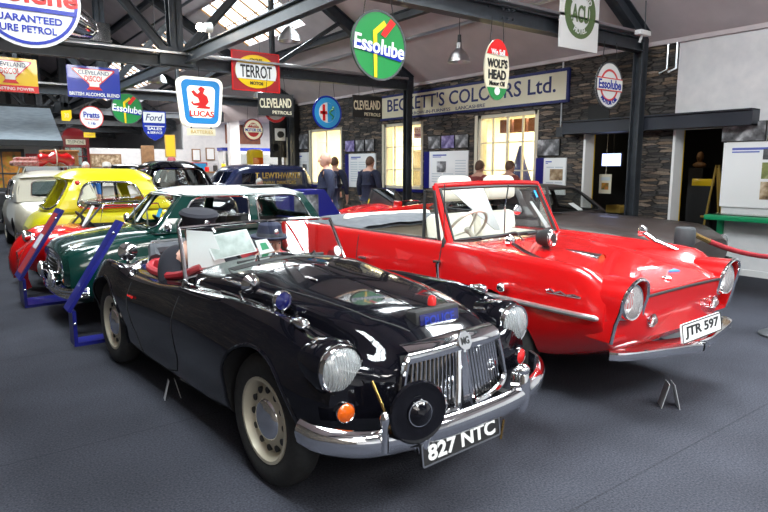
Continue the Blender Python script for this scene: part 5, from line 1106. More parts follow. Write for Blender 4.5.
def vintage(name, label, loc, rz, paint, L=3.6, Wd=.72, z0=.9, zr=1.45, dome=.14, fx=.55, fx2=.30, rx=-1.15, rx2=-.9, wr=.54, wins=None, rw=(.12, .88, .22, .86), wh=.31, wb=1.1, trim='chrome', noseh=.80, taildrop=.62, glass='dkglass', fcurve=.08):
    C = thing(name, label, 'car', loc, rz); h = L/2
    st = [(h, [(0, .42), (.30, .42), (.40, .48), (.44, .56), (.40, .66), (.28, .70), (0, .72)]),
     (h-.10, [(0, .30), (.46, .30), (.58, .40), (.62, .56), (.56, noseh-.12), (.40, noseh-.05), (0, noseh-.02)]),
     (h-.5, [(0, .24), (Wd-.14, .24), (Wd-.04, .40), (Wd-.01, .58), (Wd-.08, noseh), (.44, noseh+.03), (0, noseh+.07)]),
     (fx+.1, [(0, .2), (Wd-.12, .2), (Wd-.03, .38), (Wd, .60), (Wd-.05, z0-.05), (.52, z0), (0, z0+.03)]),
     (-.4, [(0, .2), (Wd-.12, .2), (Wd-.03, .38), (Wd, .60), (Wd-.04, z0-.03), (.56, z0+.01), (0, z0+.02)]),
     (rx, [(0, .22), (Wd-.14, .22), (Wd-.03, .40), (Wd, .60), (Wd-.06, z0-.06), (.52, z0), (0, z0+.02)]),
     (-h+.12, [(0, .32), (.44, .32), (.56, .42), (.60, .56), (.54, taildrop+.08), (.40, taildrop+.13), (0, taildrop+.15)]),
     (-h, [(0, .42), (.28, .42), (.38, .48), (.42, .55), (.38, .62), (.26, taildrop+.03), (0, taildrop+.04)])]
    mb = MB(); loft(mb, st, 40, 4); b = mb.to('body', [paint, 'darkint'], C)
    cut(b, wheelcuts((wb, -wb), wh+.05, .40, wh)+[cabin_cut(rx+.15, fx-.05, Wd-.16, .5)])
    wheels(C, (wb, -wb), Wd-.10, wh, .14, .19, 'wheelcream', 'chrome')
    H = House((fx, Wd-.07, z0), (fx2, wr, zr), (rx, Wd-.08, z0), (rx2, wr, zr), .04, fcurve, .10)
    greenhouse(C, H, wins or [(.10, .48, .1, .9), (.54, .88, .12, .9)], paint, trim, glass, rwin=rw, dome=dome, overhang=.04, r=.2)
    for s in (-1, 1):
        lamp(C, (h-.06, s*.46, .64), (1, 0, .05), .09, depth=.1)
        lamp(C, (-h+.06, s*.46, .52), (-1, 0, 0), .04, 'tail_lamp', .06, 'chrome', 'redlens', bulge=.6)
    for x0, s in ((h, 1), (-h, -1)):
        mb = MB(); pth = smooth_path([(x0-s*.18, -.70, .40), (x0-s*.0, -.55, .40), (x0+s*.06, 0, .40), (x0-s*.0, .55, .40), (x0-s*.18, .70, .40)], 4); blade(mb, pth if s < 0 else pth[::-1], [(-a, b) for a, b in BUMP]); mb.to('bumper', 'chrome', C)
    for y in (-.3, .3): seat(C, -.2, y, .55, 'darkint', .46, .45)
    steering(C, (fx-.35, -.3, z0+.02), (-1, 0, .8), .18)
    return C, H
CR, _ = vintage('saloon_car', 'cream old rounded saloon seen from behind, carrying luggage on its roof rack', (1.72, 13.2, 0), PI/2, 'carcream', 3.45, .71, .92, 1.34, .13, .55, .32, -1.20, -.88, .52, [(.12, .48, .08, .88), (.54, .84, .10, .86)], (.16, .84, .16, .82), .30, 1.0, taildrop=.66)
mb = MB()
for y in (-.42, .42): mb.tube([(.2, y, 1.52), (-.8, y, 1.52)], .014, 6); [mb.tube([(x, y, 1.52), (x, y*1.12, 1.38)], .012, 6) for x in (.1, -.7)]
for k in range(6): mb.tube([(.2-.2*k, -.42, 1.52), (.2-.2*k, .42, 1.52)], .010, 6)
mb.to('roof_rack', 'alu', CR)
BK, _ = vintage('saloon_car', 'black vintage saloon with lit windscreen behind the green saloon roof', (3.98, 12.70, 0), -PI/2, 'carblack', 3.8, .78, 1.06, 1.50, .16, .45, .30, -1.3, -1.0, .50, None, (.12, .88, .2, .86), .33, 1.25, noseh=.9, taildrop=.75)
vintage('saloon_car', 'second black vintage saloon, further back beside the first one', (4.55, 18.9, 0), -PI/2, 'carblack', 4.0, .78, 1.06, 1.46, .15, .45, .30, -1.3, -1.0, .52, None, (.12, .88, .2, .86), .33, 1.25, noseh=.9, taildrop=.75)
# brown low saloon by the wall
BR, HB = vintage('saloon_car', 'dark brown low saloon with raked windscreen between red car and stone wall', (6.95, 5.40, 0), -PI/2, 'carbrown', 4.4, .86, .88, 1.225, .065, .36, -.06, -1.75, -1.2, .60, [(.06, .42, .08, .92), (.45, .80, .08, .92)], (.1, .9, .1, .9), .32, 1.35, 'black', .80, .66, 'clear', .14)
s_ = Matrix.Translation((6.95, 5.40, 0)) @ Matrix.Rotation(-PI/2, 4, 'Z')
paper('paper_card', 'white card lying inside the brown saloon windscreen', 'card', [(.30, .30, .93), (.36, .12, .93), (.22, .08, 1.02), (.18, .24, 1.02)], 'paper', T=s_)
# navy van
VN = thing('delivery_van', 'navy blue delivery van with gold lettering on its side, at the back', 'van', (6.55, 14.95, 0), PI)
st = [(1.75, [(0, .40), (.40, .40), (.55, .46), (.60, .60), (.56, .78), (.40, .84), (0, .86)]), (1.2, [(0, .3), (.58, .3), (.70, .45), (.74, .65), (.66, .90), (.48, .97), (0, 1.0)]),
 (.85, [(0, .28), (.60, .28), (.72, .45), (.76, .70), (.72, 1.02), (.52, 1.06), (0, 1.08)]), (.45, [(0, .28), (.60, .28), (.72, .5), (.77, .95), (.72, 1.40), (.52, 1.50), (0, 1.53)]),
 (.1, [(0, .28), (.60, .28), (.73, .5), (.79, .95), (.75, 1.46), (.56, 1.56), (0, 1.59)]), (-1.3, [(0, .30), (.60, .30), (.73, .5), (.79, .95), (.75, 1.44), (.56, 1.54), (0, 1.57)]), (-1.6, [(0, .36), (.5, .36), (.62, .5), (.68, .9), (.62, 1.2), (.48, 1.32), (0, 1.36)])]
mb = MB(); loft(mb, st, 50, 4); body = mb.to('body', ['carblue', 'black'], VN); SV = Skin(body); cut(body, wheelcuts((1.1, -1.0), .36, .42, .31)); wheels(VN, (1.1, -1.0), .64, .31, .14, .19)
text(VN, 'T. LEWTHWAITE', Matrix.Translation((-.55, .793, 1.30)) @ Matrix.Rotation(PI, 4, 'Z') @ Matrix.Rotation(PI/2, 4, 'X'), 1.25, .15, 'sgold', bold=.02); text(VN, 'FUNERAL DIRECTORS', Matrix.Translation((-.55, .798, 1.12)) @ Matrix.Rotation(PI, 4, 'Z') @ Matrix.Rotation(PI/2, 4, 'X'), 1.0, .08, 'sgold')
mb = MB(); mb.grid([[SV.side(x, z, 1, .004) for x in (.08, .2, .32, .42)] for z in (1.05, 1.15, 1.3, 1.36)]); mb.to('cab_window', 'dkglass', VN)
mb = MB(); mb.grid([[SV.front(y, z, .005) for y in (-.5, -.25, 0, .25, .5)] for z in (1.12, 1.2, 1.3, 1.4)]); mb.to('windscreen', 'dkglass', VN)
for s in (-1, 1): lamp(VN, (1.72, s*.45, .66), (1, 0, 0), .09)
# red open roadster
RR = thing('open_roadster', 'small red open roadster with large steering wheel near the stone wall', 'car', (7.25, 9.35, 0), PI)
st = [(1.25, [(0, .34), (.24, .34), (.34, .40), (.37, .48), (.32, .56), (.2, .59), (0, .60)]), (1.0, [(0, .24), (.40, .24), (.52, .38), (.56, .54), (.50, .70), (.34, .68), (0, .71)]), (.5, [(0, .2), (.46, .2), (.56, .38), (.60, .56), (.54, .76), (.40, .76), (0, .82)]),
 (.1, [(0, .2), (.46, .2), (.56, .38), (.60, .56), (.55, .78), (.42, .80), (0, .84)]), (-.5, [(0, .2), (.46, .2), (.57, .38), (.61, .56), (.55, .80), (.42, .82), (0, .83)]), (-.9, [(0, .24), (.42, .24), (.55, .38), (.60, .56), (.53, .82), (.38, .78), (0, .80)]), (-1.3, [(0, .38), (.2, .38), (.3, .43), (.34, .5), (.3, .58), (.2, .6), (0, .61)])]
mb = MB(); loft(mb, st, 40, 4); body = mb.to('body', ['carred', 'darkint'], RR); cut(body, wheelcuts((.85, -.85), .32, .34, .27)+[cabin_cut(-.62, .22, .44, .35)]); wheels(RR, (.85, -.85), .52, .27, .13, .16)
steering(RR, (.02, -.05, .92), (-1, 0, .5), .2); mb = MB(); mb.box((.24, 0, .80), (.06, .9, .16), bev=.02); mb.to('dashboard', 'carred', RR)
for y in (-.2, .12): mb = MB(); mb.lathe([(.06, 0), (.06, .02), (0, .02)], 16, axm((-1, 0, .1), (.21, y, .84))); mb.to('dial', 'black', RR)
mb = MB(); mb.tube([(.42, -.42, .80), (.34, -.38, 1.10), (.34, .38, 1.10), (.42, .42, .80)], .010, 6); mb.to('windscreen_frame', 'black', RR); mb = MB(); mb.quad(V(.42, -.42, .80), V(.34, -.38, 1.10), V(.34, .38, 1.10), V(.42, .42, .80)); mb.to('windscreen', 'glass', RR)
for y in (-.22, .22): seat(RR, -.3, y, .42, 'darkint', .38, .38)
for s in (-1, 1): lamp(RR, (1.12, s*.38, .60), (1, 0, .05), .075)
# ------------------------------------------------------------------ people and dummies
def skinmesh(name, verts, edges, rad, m, parent, sub=2):
    me = bpy.data.meshes.new(name); me.from_pydata(verts, edges, []); o = link(name, me, m, parent, ang=None)
    md = o.modifiers.new('s', 'SKIN'); md.use_smooth_shade = True
    for i, r in enumerate(rad):
        sv = o.data.skin_vertices[0].data[i]; sv.radius = r if isinstance(r, tuple) else (r, r); sv.use_root = (i == 0)
    if sub: o.modifiers.new('u', 'SUBSURF').levels = sub
    return bake(o)
def chain(P, E, R, start, pts):
    p = start
    for c, r in pts: P.append(c); R.append(r); E.append((p, len(P)-1)); p = len(P)-1
    return p
def head_mesh(mb, c, r=.105):
    mb.ball(c, (r*.92, r*.78, r*1.12), u=20, v=14); mb.ball(c+V(r*.25, 0, -r*.55), (r*.62, r*.56, r*.62)); mb.ball(c+V(r*.98, 0, -r*.12), (r*.2, r*.14, r*.26))
    for s in (-1, 1): mb.ball(c+V(0, s*r*.8, -r*.05), (r*.16, r*.08, r*.28))
    mb.ball(c+V(r*.84, 0, -r*.55), (r*.1, r*.26, r*.07))
def person(name, label, loc, rz, Hh=1.75, top='navy', legs='darkcloth', hair='hairbrown', cap=None, sit=False, group=None, grey=False, cat='person', z0=0., hd=0.):
    R0 = thing(name, label, cat, (loc[0], loc[1], z0), rz, group); k = Hh/1.75
    S = lambda x, y, z: (x*k, y*k, z*k)
    P, E, R = [S(0, 0, .95)], [], [(.15*k, .12*k)]
    dz = 0
    if sit:
        P[0] = S(0, 0, .16); dz = -.79
    nk = chain(P, E, R, 0, [(S(0, 0, 1.12+dz), (.145*k, .11*k)), (S(0, 0, 1.32+dz), (.17*k, .115*k)), (S(0, 0, 1.44+dz), (.13*k, .09*k)), (S(.0, 0, 1.52+dz), .055*k), (S(.02, 0, 1.62+dz), .055*k)])
    for s in (-1, 1):
        if sit: hnd = [(S(.03, s*.20, 1.40+dz), .06*k), (S(.12, s*.25, 1.16+dz), .046*k), (S(.36, s*.16, 1.14+dz), .036*k), (S(.42, s*.14, 1.15+dz), .032*k)]
        else: hnd = [(S(0, s*.20, 1.42+dz), .065*k), (S(-.02, s*.26, 1.14), .048*k), (S(.06, s*.27, .89), .036*k), (S(.08, s*.26, .82), .036*k)]
        w = chain(P, E, R, 3, hnd)
        b = Vector(P[w])
        for f in range(4):
            yy = (f-1.5)*.021*k
            d = [(b+V(.02*k+yy*0, 0, -.02*k)+V(yy if not sit else .03, 0 if not sit else yy, -.04*k if not sit else 0), .010*k), (b+V(yy+.012*k if not sit else .065*k, -s*.01*k if not sit else yy, -.085*k if not sit else -.01*k), .009*k), (b+V(yy+.022*k if not sit else .08*k, -s*.02*k if not sit else yy, -.112*k if not sit else -.035*k), .008*k)]
            chain(P, E, R, w, [(tuple(q), r) for q, r in d])
        chain(P, E, R, w, [(tuple(b+V(.035*k, -s*.02*k, -.02*k)), .011*k), (tuple(b+V(.055*k, -s*.03*k, -.05*k)), .009*k)])
        if sit: lg = [(S(.04, s*.10, .15), .09*k), (S(.46, s*.12, .20), .065*k), (S(.78, s*.12, .02), .045*k), (S(.92, s*.12, -.0), .04*k)]
        else: lg = [(S(0, s*.09, .86), .095*k), (S(.02, s*.10, .48), .065*k), (S(-.02, s*.11, .10), .045*k), (S(-.0, s*.11, .045), .045*k), (S(.15, s*.12, .03), .03*k)]
        chain(P, E, R, 0, lg)
    body = skinmesh('body', P, E, R, 'skin', R0)
    mb = MB(); c = Vector(S(.03, 0, 1.645+dz-hd)); head_mesh(mb, c, .108*k); hm = mb.mesh()
    bm = bmesh.new(); bm.from_mesh(body.data); bm.from_mesh(hm); bm.to_mesh(body.data); bm.free()
    for p in body.data.polygons: p.use_smooth = True
    # jacket
    P, E, R = [S(0, 0, 1.0+dz if not sit else .2)], [], [(.185*k, .15*k)]
    chain(P, E, R, 0, [(S(0, 0, 1.14+dz), (.175*k, .14*k)), (S(0, 0, 1.32+dz), (.195*k, .14*k)), (S(-.005, 0, 1.43+dz), (.165*k, .125*k)), (S(-.012, 0, 1.515+dz), (.085*k, .085*k))])
    if not sit: chain(P, E, R, 0, [(S(0, 0, .84), (.185*k, .15*k))])
    for s in (-1, 1):
        chain(P, E, R, 3, [(S(0, s*.11, 1.425+dz), .10*k), (S(0, s*.205, 1.395+dz), .095*k), (S(.12, s*.25, 1.16+dz), .075*k), (S(.33, s*.17, 1.14+dz), .05*k)] if sit else [(S(0, s*.11, 1.43), .10*k), (S(0, s*.20, 1.405), .095*k), (S(-.02, s*.265, 1.14), .066*k), (S(.05, s*.275, .92), .052*k)])
    skinmesh('jacket', P, E, R, top, R0)
    P, E, R = [S(0, 0, .95+(dz if sit else 0))], [], [(.16*k, .135*k)]
    for s in (-1, 1): chain(P, E, R, 0, [(S(.05, s*.10, .15), .105*k), (S(.46, s*.12, .20), .08*k), (S(.76, s*.12, .03), .06*k)] if sit else [(S(0, s*.09, .84), .11*k), (S(.02, s*.10, .48), .082*k), (S(-.02, s*.11, .07), .065*k)])
    skinmesh('trousers', P, E, R, legs, R0)
    if not sit:
        for s in (-1, 1): mb = MB(); mb.ball(S(.06, s*.115, .04), (.14*k, .052*k, .045*k)); mb.to('shoe', 'black', R0)
    r = .108*k
    mb = MB(); rows = []
    for i in range(9):
        rows.append([])
        for j in range(20):
            a = 2*PI*j/20; t = PI*(.36+.32*((1-math.cos(a))/2)**.8)*i/8
            rows[-1].append(c+V(-.006*k+math.cos(a)*r*1.0*math.sin(t), math.sin(a)*r*.86*math.sin(t), r*1.18*math.cos(t)))
    mb.grid(rows, cu=True); mb.to('hair', hair, R0, ang=None)
    mb = MB(); [mb.ball(c+V(r*.80, s*r*.32, r*.08), (r*.10, r*.15, r*.08)) for s in (-1, 1)]; mb.to('eye', 'paper', R0)
    mb = MB(); [mb.ball(c+V(r*.88, s*r*.32, r*.08), (r*.05, r*.06, r*.06)) for s in (-1, 1)]; mb.to('pupil', 'black', R0)
    if cap == 'peaked':
        mb = MB(); T = Matrix.Translation(c+V(0, 0, r*.62)) @ Matrix.Rotation(.18, 4, 'Y'); mb.lathe([(r*.98, -.02), (r*1.0, .03), (r*1.18, .055), (r*1.22, .070), (r*1.05, .088), (0, .095)], 28, T); cp = mb.to('peaked_cap', 'darkcloth', R0)
        mb = MB(); mb.grid([[T @ V(r*(.96+.55*j*math.cos(a))*math.cos(a), r*(.96+.1*j)*math.sin(a), -.012-.02*j) for a in [-1.2+2.4*i/12 for i in range(13)]] for j in (0, .5, 1)]); mb.to('cap_peak', 'carblack', cp)
        mb = MB(); mb.ball(T @ V(r*1.12, 0, .035), (.012, .022, .026)); mb.to('cap_badge', 'chrome', cp)
    elif cap == 'bowler':
        mb = MB(); T = Matrix.Translation(c+V(-.005, 0, r*.5)) @ Matrix.Rotation(.05, 4, 'Y'); mb.lathe([(0, .135), (r*.5, .128), (r*.85, .10), (r*.98, .04), (r*1.0, .0), (r*1.45, -.005), (r*1.55, .01), (r*1.5, .014), (r*1.0, .01)], 28, T); cp = mb.to('hat', 'navy', R0)
        mb = MB(); mb.lathe([(r*1.02, .005), (r*1.02, .04)], 28, T); mb.to('hat_band', 'hoodcloth', cp); mb = MB(); mb.ball(T @ V(r*1.0, 0, .05), (.012, .022, .026)); mb.to('hat_badge', 'chrome', cp)
    elif cap:
        mb = MB(); T = Matrix.Translation(c+V(0, 0, r*.4)); mb.lathe([(r*1.02, -.02), (r*1.03, .03), (r*.8, .085), (0, .10)], 20, T); mb.grid([[T @ V(r*(.96+.7*j*math.cos(a)), r*.95*math.sin(a), -.01) for a in [-1.2+2.4*i/8 for i in range(9)]] for j in (0, 1)]); mb.to('cap', cap, R0)
    return R0
mrz = math.radians(-86.43)
def mga(x, y): p = Rm @ V(x, y, 0); return (p.x, p.y)
person('dummy_policeman', 'police dummy in black tunic and peaked cap, driving seat of the black car', mga(-.38, -.30), mrz, 1.78, 'darkcloth', 'darkcloth', 'hairbrown', 'peaked', True, None, cat='mannequin', z0=.29, hd=.09)
person('dummy_policewoman', 'police dummy in bowler-style hat, passenger seat of the black car', mga(-.46, .30), mrz, 1.60, 'navy', 'navy', 'hairbrown', 'bowler', True, None, cat='mannequin', z0=.22, hd=.07)
person('person', 'man in navy jacket seen from behind, before the boards and lit window', (7.30, 10.35), math.radians(20), 1.72, 'navy', 'cloth_g', 'hairbrown')
person('person', 'balding man in navy jacket walking, nearer of the pair left of centre', (5.42, 8.95), math.radians(160), 1.74, 'navy', 'cloth_g', 'skin')
person('person', 'dark-haired person half hidden behind the balding man in navy', (7.0, 11.25), math.radians(40), 1.72, 'navy', 'cloth_g', 'hairbrown')
person('person', 'person in dark red top by the lit window, left head above red car seats', (7.98, 7.85), math.radians(10), 1.62, 'cloth_r', 'cloth_g', 'hairbrown')
person('person', 'short-haired person in dark red by the lit window, right head above red car seats', (8.45, 7.55), math.radians(0), 1.62, 'cloth_r', 'cloth_g', 'hairbrown')
person('person', 'white-haired visitor standing low in front of the navy van', (5.72, 12.35), math.radians(-60), 1.26, 'cloth_w', 'cloth_g', 'hairgrey')
person('person', 'visitor wearing a pink cap behind the black vintage saloon', (5.1, 16.4), math.radians(-100), 1.74, 'cloth_g', 'cloth_g', 'hairbrown', 'cloth_p')
person('person', 'visitor in bright blue shirt behind the yellow microcar', (2.80, 15.3), math.radians(-90), 1.62, 'cloth_b', 'cloth_g', 'hairgrey')
person('person', 'visitor in a pale sun hat right of the one in bright blue', (3.36, 15.8), math.radians(-100), 1.60, 'cloth_w', 'cloth_g', 'hairgrey', 'cloth_w')
# ------------------------------------------------------------------ stands, ropes, cards
def stand(x, y, label, w=.62, face='dred', h=1.04):
    s = thing('display_stand', label, 'stand', (x, y, 0), 0, 'blue display stands along the aisle'); t = .03
    mb = MB(); mb.b2((0, -w/2, 0), (.45, w/2, .03)); mb.to('base', 'blue', s)
    mb = MB(); mb.b2((0, -w/2, .03), (.03, w/2, .31)); mb.to('riser', 'blue', s)
    a, b = V(-.01, 0, .30), V(.46, 0, h); d = (b-a).normalized(); n = V(-d.z, 0, d.x)
    mb = MB(); mb.prism([(0, 0), ((b-a).length, 0), ((b-a).length, t), (0, t)], w, Matrix(((d.x, n.x, 0, a.x), (0, 0, -1, w/2), (d.z, n.z, 0, a.z), (0, 0, 0, 1))))
    p = mb.to('sloping_panel', 'blue', s)
    q = lambda u, v: a+d*u+n*(t+.003)+V(0, v, 0); L = (b-a).length
    mb = MB(); mb.quad(q(.06, -w/2+.05), q(L-.06, -w/2+.05), q(L-.06, w/2-.05), q(.06, w/2-.05)); mb.to('print', face, p)
    if face == 'dred': mb = MB(); mb.quad(*[q(u, v)+n*.002 for u, v in ((L*.42, -w*.3), (L*.62, -w*.3), (L*.62, w*.3), (L*.42, w*.3))]); mb.to('pale_text', 'stripes', p)
    mb = MB(); mb.ball(q(L-.12, -w/2-.0), .014); mb.ball(V(.015, -w/2, .20), .014); mb.to('fixing_screw', 'chrome', s)
    return s
stand(.83, 5.65, 'blue sloping display stand between black car tail and green saloon front', .20, 'blue')
stand(.66, 7.66, 'blue sloping display stand with red print, farther one beside red microcar', .42, 'dred')
s = thing('lectern', 'royal blue lectern box with black panel, left of the walking man', 'lectern', (4.66, 8.1, 0))
mb = MB(); mb.prism([(-.42, 0), (.52, 0), (.52, .72), (.20, 1.17), (-.42, 1.17)], .45, FY(0, 0, .45)); mb.to('cabinet', 'blue', s); mb = MB(); mb.b2((-.34, -.006, .62), (.08, 0, 1.10)); mb.to('black_panel', 'photo', s)
def stanchion(x, y, label):
    s = thing('rope_post', label, 'post', (x, y, 0), 0, 'rope barrier posts'); mb = MB(); mb.lathe([(0, .0), (.17, 0), (.175, .02), (.12, .05), (.05, .08), (.042, .12)], 28); mb.to('base', 'grey', s)
    mb = MB(); mb.tube([(0, 0, .08), (0, 0, .88)], .035, 16); mb.to('pole', 'grey', s); mb = MB(); mb.lathe([(0, .84), (.075, .84), (.085, .86), (.085, .985), (.075, 1.0), (0, 1.0)], 28); mb.to('cap', 'grey', s); return s
stanchion(5.22, 2.62, 'grey rope post with drum cap behind the red amphibious car bonnet'); stanchion(6.04, 2.1, 'grey rope post at right edge, only its base shows'); stanchion(8.2, 1.9, 'grey rope post beside the white wall outside the right edge')
def rope(a, b, sag, label):
    s = thing('barrier_rope', label, 'rope', a); a, b = Vector(a), Vector(b); pts = [(b-a)*(i/16)-V(0, 0, sag*4*(i/16)*(1-i/16)) for i in range(17)]
    mb = MB(); mb.tube(pts[1:-1], .024, 10); mb.to('red_rope', 'rope', s)
    for q in (pts[0:2], pts[-2:]): mb = MB(); mb.tube(q, .024, 10); mb.to('brass_end', 'brass', s)
rope((5.335, 2.59, .93), (8.085, 1.93, .93), .28, 'red barrier rope with brass ends sagging before the white wall')
def tent(x, y, rz, label, w=.11, h=.15):
    s = thing('tent_card', label, 'card', (x, y, 0), rz, 'small cards standing on the floor'); mb = MB()
    for sg in (-1, 1): mb.box((sg*.035, 0, h/2), (.004, w, h*1.03), Matrix.Rotation(-sg*.24, 3, 'Y'))
    mb.to('folded_card', 'ltgrey', s); return s
tent(3.66, 1.86, math.radians(-48), 'white folded card standing on carpet in front of the red amphibious car', .10, .16); tent(1.14, 3.9, math.radians(-10), 'small pale card on the carpet under the black car door', .05, .13)
# ------------------------------------------------------------------ far end: hut, telephone box, luggage, shelves
s = thing('wooden_hut', 'grey painted hut with slate roof and lit window at left', 'hut', (.4, 17.2, 0)); 
mb = MB(); mb.b2((-2.2, 0, 0), (2.12, 2.6, 2.25)); mb.to('wall', 'ltgrey', s)
mb = MB(); mb.prism([(-.28, 2.16), (1.3, 3.06), (2.9, 2.16), (2.9, 2.08), (-.28, 2.08)], 4.62, Matrix(((0, 0, 1, -2.4), (1, 0, 0, 0), (0, 1, 0, 0), (0, 0, 0, 1)))); mb.to('roof', 'slate', s)
mb = MB(); mb.b2((-2.4, -.33, 2.02), (2.22, -.25, 2.16)); mb.to('gutter', 'black', s)
mb = MB(); [mb.b2(a, b) for a, b in (((.5, -.03, .95), (1.40, .0, 1.02)), ((.5, -.03, 1.88), (1.40, 0, 1.95)), ((1.33, -.03, .95), (1.40, 0, 1.95)), ((.5, -.03, 1.35), (1.33, -.01, 1.38)), ((.9, -.03, 1.0), (.93, -.01, 1.9)))]; f = mb.to('window_frame', 'grey', s); mb = MB(); mb.b2((.5, -.008, 1.0), (1.34, -.002, 1.9)); mb.to('lit_pane', 'amber', f)
for (x, z, w, t, lab) in ((1.72, 1.72, .5, 'PETROL', 'left small red board on the grey hut wall'), (2.12, 1.80, .32, 'OIL', 'right small red board on the grey hut wall')):
    q = sign('red_board', lab, .35+x, 17.16, z, rect(w, .24), w, .24, 'dred', None, None, 'red boards on the hut'); text(q, t, FY(0, 0, -.006), w*.7, .11, 'swhite')
s = thing('metal_cabinet', 'dark cabinet standing before the grey hut at left edge', 'cabinet', (1.28, 16.3, 0)); mb = MB(); mb.b2((-.5, -.25, .06), (.38, .25, .92), bev=.02); mb.to('body', 'black', s); mb = MB(); [mb.b2((-.46, -.26, z), (.34, -.25, z+.24)) for z in (.1, .38, .66)]; mb.to('drawer', 'darkint', s); mb = MB(); mb.b2((-.46, -.2, 0), (.34, .2, .06)); mb.to('plinth', 'grey', s)
s = thing('telephone_box', 'red telephone box beside the grey hut', 'telephone box', (3.0, 17.75, 0)); s.scale = (.64, .64, 1); mb = MB(); [mb.b2((sx*.44-.05, sy*.44-.05, 0), (sx*.44+.05, sy*.44+.05, 2.1)) for sx in (-1, 1) for sy in (-1, 1)]; mb.b2((-.49, -.49, 0), (.49, .49, .35)); mb.to('frame', 'phonered', s)
mb = MB(); mb.b2((-.5, -.5, 2.02), (.5, .5, 2.3)); mb.lathe([(.66, 2.3), (.60, 2.38), (.3, 2.50), (0, 2.53)], 4, Matrix.Rotation(PI/4, 4, 'Z')); mb.to('roof', 'phonered', s); mb = MB(); mb.b2((-.36, -.51, 2.09), (.36, -.505, 2.22)); mb.to('fascia', 'cream', s); text(s, 'TELEPHONE', FY(0, 2.155, -.512), .6, .08, 'black')
mb = MB(); [mb.b2((-.4, sg*.45-.01, .35+.24*k-.012), (.4, sg*.45+.01, .35+.24*k+.012)) for k in range(1, 8) for sg in (-1, 1)]; [mb.b2((x-.015, -.46, .35), (x+.015, -.44, 2.05)) for x in (-.22, .22)]; mb.to('glazing_bar', 'phonered', s); mb = MB(); mb.b2((-.4, -.45, .35), (.4, -.446, 2.02)); [mb.b2((sx*.45-.002, -.4, .35), (sx*.45+.002, .4, 2.02)) for sx in (-1, 1)]; mb.to('glass', 'dkglass', s)
zt = 1.535
s = thing('wicker_basket', 'orange-brown wicker basket on the cream saloon roof rack', 'basket', (2.06, 13.55, zt)); mb = MB(); mb.b2((-.34, -.26, 0), (.26, .26, .26), bev=.03); mb.to('basket_body', 'wicker', s); mb = MB(); mb.b2((-.36, -.28, .26), (.28, .28, .31), bev=.015); mb.to('lid', 'wicker', s)
s = thing('luggage_bundle', 'red canvas bundle hanging over the cream saloon roof rack edge', 'luggage', (1.86, 12.93, zt+.06)); mb = MB(); rows = [[V(-.30+.6*i/10, .16*math.cos(a), .10+(.11+.03*math.sin(i*1.7))*math.sin(a)-.06*abs(i/5-1)) for a in [2*PI*j/12 for j in range(12)]] for i in range(11)]; mb.grid(rows, cu=True, cap=True); mb.to('canvas', 'carred', s, ang=70); mb = MB(); mb.tube([(0, .17*math.cos(a), .10+.15*math.sin(a)) for a in [2*PI*j/16 for j in range(16)]], .012, 6, closed=True); mb.to('strap', 'cream', s)
s = thing('picnic_rug', 'folded red and white checked rug on the cream saloon roof rack', 'rug', (1.42, 13.42, zt)); mb = MB(); mb.box((0, 0, .05), (.5, .6, .10), bev=.04); mb.box((.03, .02, .13), (.44, .5, .07), bev=.03); mb.to('folded_cloth', 'rexine', s)
# far right shelf with goods, traffic light, framed things on the far wall
s = thing('shop_counter', 'long pale counter below a blue-topped showcase at the far end', 'counter', (10.0, 22.5, 0)); mb = MB(); mb.b2((-2.0, -.3, 0), (2.4, .3, 1.28)); mb.to('counter_body', 'ltgrey', s); mb = MB(); mb.b2((-2.05, -.35, 1.28), (2.45, .35, 1.34)); mb.to('counter_top', 'wood', s)
gm = ['carred', 'black', 'syel', 'cream', 'sblue', 'sgreen', 'white', 'dred', 'black', 'orange', 'white', 'navyink']
gn = ['red', 'black', 'yellow', 'cream', 'blue', 'green', 'white', 'dark red', 'glossy black', 'orange', 'pale', 'navy']
for i in range(12):
    x = 8.3+i*.33; q = thing('tin_can', '%s tin standing on the far counter, %s' % (gn[i], ['at its left end', 'next to the red one', 'beside the first black one', 'right of the yellow one', 'beside the cream one', 'right of the blue one', 'right of the green one', 'in the right half', 'next to the dark red one', 'beside the glossy black one', 'near the right end', 'at its right end'][i]), 'tin', (x, 22.45, 1.34), 0, 'tins on the far counter'); hh = .16+.12*((i*7) % 3)/2
    mb = MB(); mb.lathe([(0, 0), (.085, 0), (.085, hh), (.08, hh+.012), (0, hh+.012)], 16); mb.to('can', gm[i], q); mb = MB(); mb.lathe([(0, hh+.06), (.03, hh+.06), (.03, hh+.012)], 12); mb.to('cap', 'alu', q)
s = thing('showcase', 'lit pale showcase with a blue top edge behind the counter', 'showcase', (10.9, 23.3, 0)); mb = MB(); mb.b2((-1.6, 0, 1.3), (1.6, .5, 2.15)); mb.b2((-1.6, 0, 0), (1.6, .5, .3)); mb.to('case', 'white', s); mb = MB(); mb.b2((-1.65, -.02, 2.15), (1.65, .52, 2.28)); mb.to('top_edge', 'sblue', s); mb = MB(); mb.b2((-1.5, -.01, 1.45), (1.5, 0, 2.05)); mb.to('glass_front', 'lampglass', s); mb = MB(); mb.b2((-1.55, .02, .3), (1.55, .48, 1.3)); mb.to('plinth', 'ltgrey', s)
s = thing('traffic_light', 'black traffic light board with pale square lamp beside the dark far column', 'traffic light', (8.45, 16.7, 0)); mb = MB(); mb.tube([(0, 0, 0), (0, 0, 1.9)], .06, 12); mb.to('post', 'black', s); mb = MB(); mb.b2((-.28, -.05, 1.8), (.24, .1, 3.15), bev=.02); mb.to('backing_board', 'black', s)
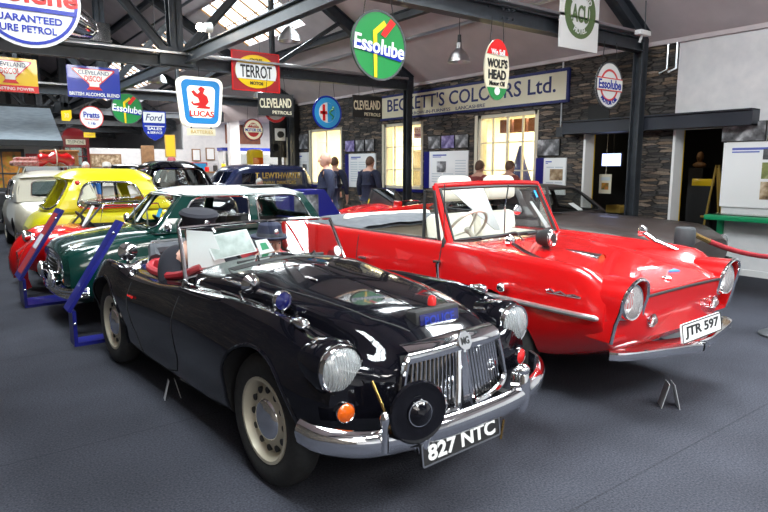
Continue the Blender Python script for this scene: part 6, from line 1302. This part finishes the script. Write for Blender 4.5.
mb = MB(); mb.b2((-.17, -.07, 2.3), (.17, -.05, 2.66)); mb.to('lamp_panel', 'white', s); mb = MB(); mb.lathe([(0, .08), (.09, .08), (.10, 0), (0, 0)], 20, axm((0, -1, 0), (0, -.07, 2.48))); mb.to('lamp', 'black', s)
mb = MB(); [mb.lathe([(.12, 0), (.13, .16), (.12, .16)], 16, axm((-.6, -1, -.1), (-.12, -.05, z))) for z in (2.1, 2.85)]; mb.to('lamp_visor', 'black', s)
s = thing('fuel_cabinet', 'orange rounded cabinet standing left of the traffic light', 'cabinet', (8.05, 17.6, 0)); mb = MB(); mb.b2((-.22, -.22, 0), (.22, .22, 2.05), bev=.1); mb.to('body', 'syel', s); mb = MB(); mb.b2((-.16, -.235, 1.3), (.16, -.22, 1.8)); mb.to('dial_face', 'orange', s)
mb = MB(); mb.b2((8.72, 16.55, 0), (9.06, 16.9, 3.4)); struct('wall_end_pier', mb, 'black')
mb = MB(); mb.b2((8.66, 16.62, 0), (8.72, 16.84, 2.4)); struct('trim_5', mb, 'cream')
def frame(x, z, w, h, m, label, nm='picture_frame', fm='wood', y=YP-.05):
    q = thing(nm, label, 'picture', (x, y, z), 0, 'things on the far wall'); mb = MB(); mb.b2((-w/2, 0, -h/2), (w/2, .045, h/2)); mb.to('frame', fm, q); mb = MB(); mb.b2((-w/2+.04, -.006, -h/2+.04), (w/2-.04, 0, h/2-.04)); mb.to('picture', m, q)
frame(8.8, 2.0, .36, .5, 'paper', 'left of two small wood frames on the far white wall'); frame(9.4, 2.05, .38, .52, 'paper', 'right of two small wood frames on the far white wall'); frame(7.75, 2.35, .42, .9, 'syel', 'upright yellow panel on the far white wall', 'wall_panel', 'sgold'); frame(6.85, 1.9, .5, .9, 'wood', 'dark wooden niche panel left of the yellow one on far wall', 'wall_panel'); frame(5.3, 1.75, 1.1, .5, 'sepia', 'wide brown picture on the far wall behind the far shield sign'); frame(8.7, 1.45, 1.1, .5, 'cyan', 'pale blue and red panel low on the far wall', 'wall_panel', 'carred'); frame(10.9, 2.9, 1.6, .8, 'brick', 'red-brown board high on the far wall above the showcase', 'wall_panel', 'brick')
mb = MB(); mb.b2((9.45, 22.9, 0), (9.85, 23.2, WZ)); struct('far_pillar', mb, 'plaster')
